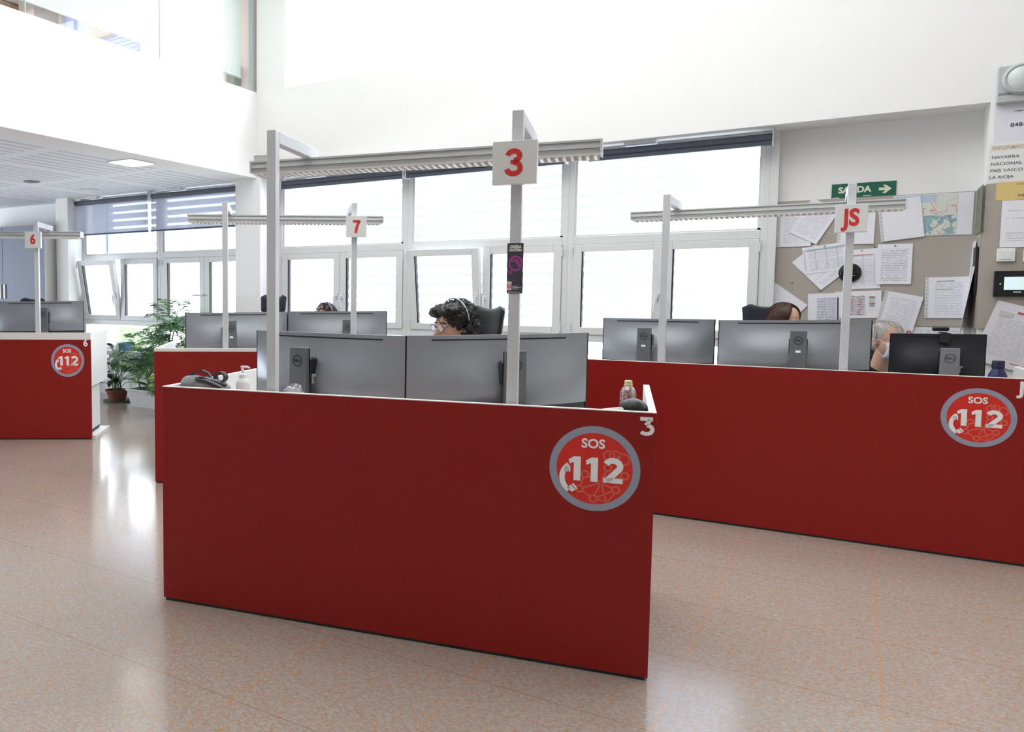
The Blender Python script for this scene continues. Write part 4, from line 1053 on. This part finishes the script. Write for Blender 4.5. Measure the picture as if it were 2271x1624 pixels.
for k in range(22):
    a = rnd.uniform(0, 2 * pi); h_ = rnd.uniform(.10, .62); rr = rnd.uniform(.05, .24); b0 = Vector((rnd.uniform(-.05, .05), rnd.uniform(-.05, .05), .13)); tp = Vector((cos(a) * rr, sin(a) * rr * .8, .13 + h_))
    st.tube([b0, b0.lerp(tp, .5) + Vector((0, 0, .05)), tp], .004, 5)
    d = Vector((cos(a), sin(a), rnd.uniform(-.5, .9))).normalized(); s_ = d.cross(Vector((0, 0, 1))).normalized(); L_ = rnd.uniform(.16, .26); wd = L_ * .27; vs = []; fs = []
    for i in range(7):
        t = i / 6; w_ = wd * math.sin(pi * min(1, t * .92 + .06)) ** .8; c_ = tp + d * L_ * t + Vector((0, 0, -.25 * L_ * t * t)); vs += [c_ - s_ * w_ + Vector((0, 0, .02 * w_ / wd)), c_ - Vector((0, 0, .006)), c_ + s_ * w_ + Vector((0, 0, .02 * w_ / wd))]
    for i in range(6):
        for k2 in (0, 1): fs.append((i * 3 + k2, i * 3 + k2 + 1, i * 3 + k2 + 4, i * 3 + k2 + 3))
    fo.add(vs, fs)
st.build('stems', mat('stem_green', '#5c7a3c', .6), lf, True); fo.build('foliage', mat('leaf_dark', '#2f5a35', .35, var=.3, scale=10), lf, True)
bp = empty('blue_pot', 'light blue bowl shaped pot standing on the low window sill', 'pot', (-7.98, 7.19, .62))
MB().lathe([(0, 0), (.07, 0), (.085, .04), (.11, .095), (.118, .10), (.118, .112), (.105, .112), (.09, .09), (0, .09)], 28).build('bowl', BLUEP, bp, True)
struct(MB().box(-8.87, -5.90, YF + .08, YB - .012, .585, .62).box(-5.54, -.6, YF + .08, YB - .012, .585, .62).build('trim_5', mat('sill_grey', '#a7a9ab', .5)))
palm(-6.25, 6.25, .62, [(0, 0, .34, .0), (.06, .02, .42, -.05)], 'small low palm in a dark pot beside desk seven', lambda r: (MB().lathe([(0, 0), (.07, 0), (.10, .16), (.09, .16), (.085, .14), (0, .14)], 20).build('pot', DARK, r, True), MB().lathe([(0, .15), (.088, .15), (0, .155)], 16).build('soil', SOIL, r, True)), 23, fr=8)

# ------------------------------------------------------------------ pinboard papers
TACK = mat('tack_green', '#2f8f7c', .4)
def paper(pid, x, z, rot, w_, h_, label, m, layer=0, curl=.0, y=YB - .013, sleeve=False, tack=False, name='pinned_sheet', cat='sheet', rz=0, xx=None, group=None):
    if pid in 'bgacjuip': curl = .006
    r = bpy.data.objects.new(name, None); COL.objects.link(r); r.location = (x, y - .0022 - layer * .0032, z); tag(r, label, cat, group)
    r.rotation_euler = (Matrix.Rotation(rz, 4, 'Z') @ Matrix.Rotation(-RAD(rot), 4, 'Y')).to_euler()
    vs = []; fs = []; n = 8
    for j in range(n + 1):
        for i in range(n + 1):
            u, v = i / n, j / n; vs.append(((u - .5) * w_, -curl * ((1 - v) ** 2) * (.5 + abs(u - .5)), (v - .5) * h_))
    for j in range(n):
        for i in range(n): q = j * (n + 1) + i; fs.append((q, q + 1, q + n + 2, q + n + 1))
    s_ = MB().add(vs, fs).build('sheet', m, r); so_ = s_.modifiers.new('thick', 'SOLIDIFY'); so_.thickness = .0006; so_.offset = 1
    if sleeve:
        q = MB().box(-w_ / 2 - .022, -w_ / 2, -.0008, 0, -h_ / 2, h_ / 2).build('sleeve_margin', mat('sleeve', '#d4d6d6', .3), r)
        hd = MB()
        for k in range(11): hd.box(-w_ / 2 - .014, -w_ / 2 - .008, -.0013, -.0008, -h_ / 2 + h_ * (k + .5) / 11 - .003, -h_ / 2 + h_ * (k + .5) / 11 + .003)
        hd.build('punch_holes', mat('hole', '#8f8880', .8), r)
    if tack: MB(TR(0, -.001, h_ / 2 - .012, 0, pi / 2)).lathe([(0, 0), (.005, 0), (.005, .004), (0, .006)], 10).build('tack', TACK, r, True)
    return r
def PM(i, **k): return mat_paper('printed_sheet_%s' % i, seed=i * 3.3, **k)
paper('g', -.250, 1.599, 43, .21, .297, 'sheet turned diagonally, half under the landscape table below the JS sign', PM(1, dens2=.55), 0)
paper('a', -.412, 1.909, 0, .21, .297, 'text sheet in a sleeve at the top left of the pinboard', PM(2, lines=30), 0, sleeve=True)
paper('b', -.291, 1.952, -29, .21, .297, 'tilted text sheet overlapping the top left sheet of the pinboard', PM(3, lines=30, dens2=.3), 1)
paper('c', -.010, 1.915, -1, .21, .297, 'nearly blank sheet behind the JS sign', PM(4, dens2=.9), 0, sleeve=True)
paper('d', .258, 1.942, 7, .235, .297, 'large blank sheet in a punched sleeve left of the map', PM(5, dens2=.95), 2, sleeve=True, curl=.004)
paper('f', -.203, 1.665, 8, .297, .21, 'landscape table sheet with teal header pinned below the top left sheets', PM(6, w=.297, h=.21, lines=20, table=True, ink='#a5a8ae'), 1, tack=True)
f_ = bpy.data.objects['pinned_sheet.005']; MB().box(-.13, .13, -.004, -.0031, .075, .083).build('header_bar', mat('teal_bar', '#a9c9c9', .6), f_)
h_o = paper('h', .030, 1.578, 3, .22, .30, 'sheet with a red underlined heading right of the black dome', PM(7, table=True, ink='#b5b6bd'), 0, tack=True)
MB().box(-.085, .06, -.004, -.003, .105, .108).build('red_line', REDDIG, h_o)
paper('i', .224, 1.611, 0, .21, .297, 'text sheet pinned right of the one with the red heading', PM(8, lines=24, ink='#77777f'), 1, tack=True)
paper('j', -.490, 1.310, -38, .297, .21, 'blank sheet turned diagonally behind the navy chair', PM(9, w=.297, h=.21, dens2=.9), 1, sleeve=True)
k_o = paper('k', -.200, 1.245, 2, .21, .297, 'white sheet with a grey plan drawing above the brown haired person', PM(10, dens2=.99), 0)
MB().box(-.045, .085, -.004, -.003, -.13, .115).build('plan_drawing', mat_paper('plan_print', lines=14, paper='#cfcfda', ink='#7d7d90', density=.5, seed=9., w=.2, h=.28, top=.0, dens2=.2), k_o)
MB().box(.086, .096, -.0042, -.003, -.13, .115).build('dark_margin', mat('dark_band', '#4b3b52', .6), k_o)
l_o = paper('l', .015, 1.308, 2, .29, .205, 'landscape calendar chart with rows of red marks and a colour key', PM(11, w=.27, h=.2, dens2=.99), 1)
q = MB(); rn = random.Random(2)
for k in range(12): q.box(-.075, .045, -.0042, -.0035, .062 - k * .0125, .064 - k * .0125)
q.build('chart_rows', mat('row_brown', '#7d5a50', .6), l_o); q = MB()
for k in range(12):
    for x in (rn.uniform(-.06, -.03), rn.uniform(0, .03)): q.add([(x - .014, -.0046, .0645 - k * .0125), (x + .014, -.0046, .0645 - k * .0125), (x, -.0046, .0685 - k * .0125)], [(0, 1, 2)])
q.build('chart_peaks', mat('peak_red', '#b0524a', .6), l_o)
for k, c_ in enumerate(('#c4573f', '#b9c2d6', '#d9d9b4', '#bb7f86', '#9fb0ae')): MB().box(.07, .105, -.0046, -.0035, .052 - k * .016, .061 - k * .016).build('key_patch', mat('key_%d' % k, c_, .6), l_o)
m_o = paper('m', .275, 1.244, -12, .21, .297, 'tilted letter sheet with a small round red logo at its foot', PM(12, lines=22, dens2=.4), 2, sleeve=True)
MB(TR(.085, -.005, -.125)).stroke(arc(0, 0, .013, .013, 0, 345, 23), .006, closed=True).stroke([(-.004, -.006), (-.004, .005), (.004, .005)], .003).build('round_logo', mat('crimson', '#b32a3a', .5), m_o)
n_o = paper('n', .550, 1.365, 1, .225, .297, 'text sheet with orange and grey heading bars near the board corner', PM(13, lines=26), 1, sleeve=True)
MB().box(-.07, -.045, -.004, -.003, .118, .122).build('orange_bar', mat('orange_bar', '#e08a3a', .6), n_o); MB().box(-.045, .03, -.004, -.003, .1185, .1215).build('grey_bar', mat('grey_bar', '#5c6070', .6), n_o)
MB().box(-.07, .02, -.004, -.003, .06, .063).build('ochre_bar', mat('ochre_bar', '#c6c08a', .6), n_o)
paper('p', .50, 1.085, 1, .30, .13, 'white document half hidden behind the black monitor below the board', PM(14, w=.3, h=.13, lines=8), 1, y=YB - .002)
# map
mp = paper('map', .430, 1.963, 0, .46, .30, 'road map with blue green relief pinned at the top right of the board', PM(15, dens2=.99), 0, name='wall_map', cat='map')
MB().box(-.225, .14, -.0024, -.0015, -.145, .145).build('map_print', mat_map('map_colours'), mp)
MB().box(-.225, .02, -.0030, -.0025, .09, .145).build('sea_area', mat('sea', '#bcc8da', .6), mp)
mr = MB().box(0, .002, -.30, 0, -.16, .16, ).build('relief_map', mat_map('map_relief', True)); mr.location = (.673, 7.25, 1.965); tag(mr, 'dark green relief map strip hanging in the recess corner', 'map')
# sheets hanging in the corner return
for k, (y_, z_, hh, lb) in enumerate(((7.20, 1.45, .62, 'long white sheet hanging in the corner of the recess'), (7.08, 1.36, .52, 'white folder hanging beside the corner of the recess'))):
    q = MB(); q.add([(0, -.09, hh / 2), (0, .09, hh / 2), (-.03 - k * .02, .07, -hh / 2), (-.05 - k * .02, -.10, -hh / 2)], [(0, 1, 2, 3)])
    ob = q.build('hanging_sheet', PM(16 + k, dens2=.9)); ob.location = (.672 - k * .006, y_, z_); so_ = ob.modifiers.new('t', 'SOLIDIFY'); so_.thickness = .002; tag(ob, lb, 'sheet')
bk = MB().box(0, .014, -.07, .07, -.16, .16).build('black_clipboard', BLACK); bk.location = (.660, 7.055, 1.55); tag(bk, 'black clipboard edge hanging at the corner of the recess', 'clipboard')
# tacks left on the board
for k, (x, z) in enumerate(((-.42, 1.475), (-.235, 1.415), (.10, 1.745))):
    t = MB().lathe([(0, 0), (.007, 0), (.006, .005), (0, .007)], 10, TR(0, 0, 0, 0, pi / 2)).build('push_pin', TACK, None, True); t.location = (x, YB - .0125, z)
    tag(t, ('green push pin left of the diagonal sheet', 'green push pin above the plan drawing', 'green push pin above the red headed sheet')[k], 'push pin')
# black dome
dm = empty('wall_dome', 'glossy black round dome on the board behind the JS post', 'wall dome', (-.045, YB - .013, 1.550))
MB().lathe([(.070, 0), (.073, .010), (.066, .012), (0, .012)], 36, TR(0, 0, 0, 0, pi / 2)).build('base', BLACK, dm, True)
MB().lathe([(.0715, .010), (.069, .018), (.058, .027), (.04, .033), (.02, .036), (0, .037)], 36, TR(0, 0, 0, 0, pi / 2)).build('dome', mat('gloss_black', '#0b0c10', .08), dm, True)
MB().box(.005, .035, -.0375, -.0365, -.022, -.020).build('caption', DECW, dm)

# exit sign
sg = empty('exit_sign', 'green SALIDA sign with white arrow above the pinboard', 'sign', (.012, YB - .003, 2.172), 0)
EXG = mat('exit_green', '#0f6049', .5); EXW = mat('exit_white', '#e4e2d0', .5)
MB().box(-.20, .20, -.004, .0, -.055, .055).build('plate', EXG, sg)
text(sg, 'lettering', 'SALIDA', -.055, .004, .062, EXW, -.0048, 1.0, .0022)
MB(TR(0, -.0048, 0)).poly([(.095, .010), (.135, .010), (.118, .030), (.136, .030), (.172, .0), (.136, -.032), (.116, -.032), (.136, -.010), (.095, -.010)]).build('arrow', EXW, sg)
MB().box(-.195, -.15, -.0048, -.004, -.052, -.047).box(.0, .05, -.0048, -.004, -.045, -.041).build('small_print', EXW, sg)

# ------------------------------------------------------------------ wall face at the right
YP = YF - .0135
po = empty('phone_poster', 'white poster with an 848 phone number below the grey wall lamp', 'poster', (.86, YP + .0125, 2.50))
MB().box(-.145, .22, -.001, .0, -.105, .14).build('sheet', mat('poster_lilac', '#dfdfe8', .6), po)
INK = mat('ink_plum', '#4a4360', .6)
text(po, 'lettering', '848-', -.065, .005, .036, INK, -.0014, 1.15, .0008, 'LEFT'); text(po, 'caption', 'COMPAÑÍA', -.05, .095, .014, INK, -.0014, 1.0, .0003, 'LEFT')
pi_ = empty('information_poster', 'white poster listing NAVARRA, NACIONAL, PAÍS VASCO, LA RIOJA at the right edge', 'poster', (.70, YP + .0125, 2.26))
MB().box(.0, .36, -.002, -.001, -.13, .135).build('sheet', mat('poster_cream', '#e4e6e2', .6), pi_)
MB().box(.005, .36, -.0026, -.002, .085, .118).build('banner', mat('banner_beige', '#ddd3c9', .6), pi_)
text(pi_, 'heading', 'INFORMACIÓN', .012, .102, .030, mat('banner_tan', '#c8b4a3', .6), -.003, 1.05, .001, 'LEFT')
for k, t_ in enumerate(('NAVARRA', 'NACIONAL', 'PAÍS VASCO', 'LA RIOJA')): text(pi_, 'lettering', t_, .010 - k * .002, .040 - k * .044, .028, INK, -.0026, 1.1, .0002, 'LEFT')
yn = empty('yellow_notice', 'yellow notice strip with a phone number under the information poster', 'notice', (.742, YP, 2.07))
MB().box(0, .34, -.0012, 0, -.058, .062).build('sheet', mat('yellow_card', '#dcc27e', .6), yn)
text(yn, 'lettering', '94829', .11, -.030, .022, mat('ink_brown', '#7a6a58', .6), -.0016, 1.2, .0006, 'LEFT'); text(yn, 'caption', 'AVISO', .10, .045, .012, mat('ink_brown', '#7a6a58', .6), -.0016, 1.3, .0003, 'LEFT')
paper('u', .885, 1.855, 0, .215, .31, 'white letter with a magenta dot pinned under the yellow notice', PM(20, lines=18, dens2=.5), 0, y=YP)
vo = empty('wall_switch_box', 'small white square box on the pinboard left of its twin', 'switch', (.812, YP + .001, 1.649)); MB().rbox(-.046, .046, -.022, 0, -.044, .044, .004).build('box', WHITE_LAM, vo)
MB().rbox(-.03, .03, -.025, -.021, -.03, .03, .002).build('rocker', SIGNW, vo)
vo = empty('wall_switch_box', 'second small white square box right of the other, at the frame edge', 'switch', (.930, YP + .001, 1.640)); MB().rbox(-.03, .04, -.022, 0, -.04, .044, .004).build('box', WHITE_LAM, vo)
pn = empty('alarm_panel', 'black framed control panel with a pale screen above the tilted sheet', 'control panel', (.758, YP + .001, 1.455))
MB().rbox(0, .34, -.03, 0, -.083, .088, .004).build('frame', BLACK, pn)
MB().box(.052, .30, -.0315, -.030, -.038, .048).build('screen', mat('lcd_pale', '#cfe3e6', .3, emit='#d9eef2', estr=.35), pn)
MB().box(.030, .036, -.0312, -.030, -.002, .006).build('status_light', mat('led_green', '#9fd36a', .4, emit='#9fe36a', estr=.6), pn)
MB().box(.10, .14, -.0312, -.030, -.056, -.050).box(.155, .20, -.0312, -.030, -.057, -.052).build('caption', DECW, pn)
x_o = paper('x', .865, 1.105, -17, .29, .42, 'large form tilted on the wall below the black panel with red marks', PM(21, w=.27, h=.38, lines=30, dens2=.3, paper='#e4e3e9', ink='#a7a8b4', top=.2), 1, y=YP, curl=.0)
MB().box(-.02, .04, -.0045, -.0036, .155, .167).build('red_stamp', mat('form_red', '#c0525c', .6), x_o); MB().box(.05, .10, -.0045, -.0036, -.172, -.168).build('red_line', mat('form_red', '#c0525c', .6), x_o)
for q4 in ((-.11, -.04, .12, .15), (.07, .14, .10, .16)): MB().box(q4[0], q4[1], -.0045, -.0036, q4[2], q4[3]).build('grey_box', mat('form_grey', '#d0d0cc', .6), x_o)
lp = empty('emergency_lamp', 'grey wall mounted emergency lamp with a round lens at the top right', 'wall lamp', (.713, YF, 2.77))
GL = mat('lamp_grey', '#b7bbbc', .5)
MB().rbox(0, .36, -.055, 0, -.125, .118, .008).build('housing', GL, lp)
MB().box(.005, .355, -.0554, -.055, -.075, -.06).build('groove', mat('groove_mid', '#83868a', .6), lp)
MB().lathe([(.10, 0), (.10, .018), (.088, .030), (.082, .030), (.080, .024), (0, .030)], 40, TR(.118, -.055, .022, 0, pi / 2)).build('bezel', GL, lp, True)
MB().lathe([(.079, .022), (.06, .036), (.03, .043), (0, .045)], 36, TR(.118, -.055, .022, 0, pi / 2)).build('lens', mat('lens_frost', '#cdd4d2', .25), lp, True)
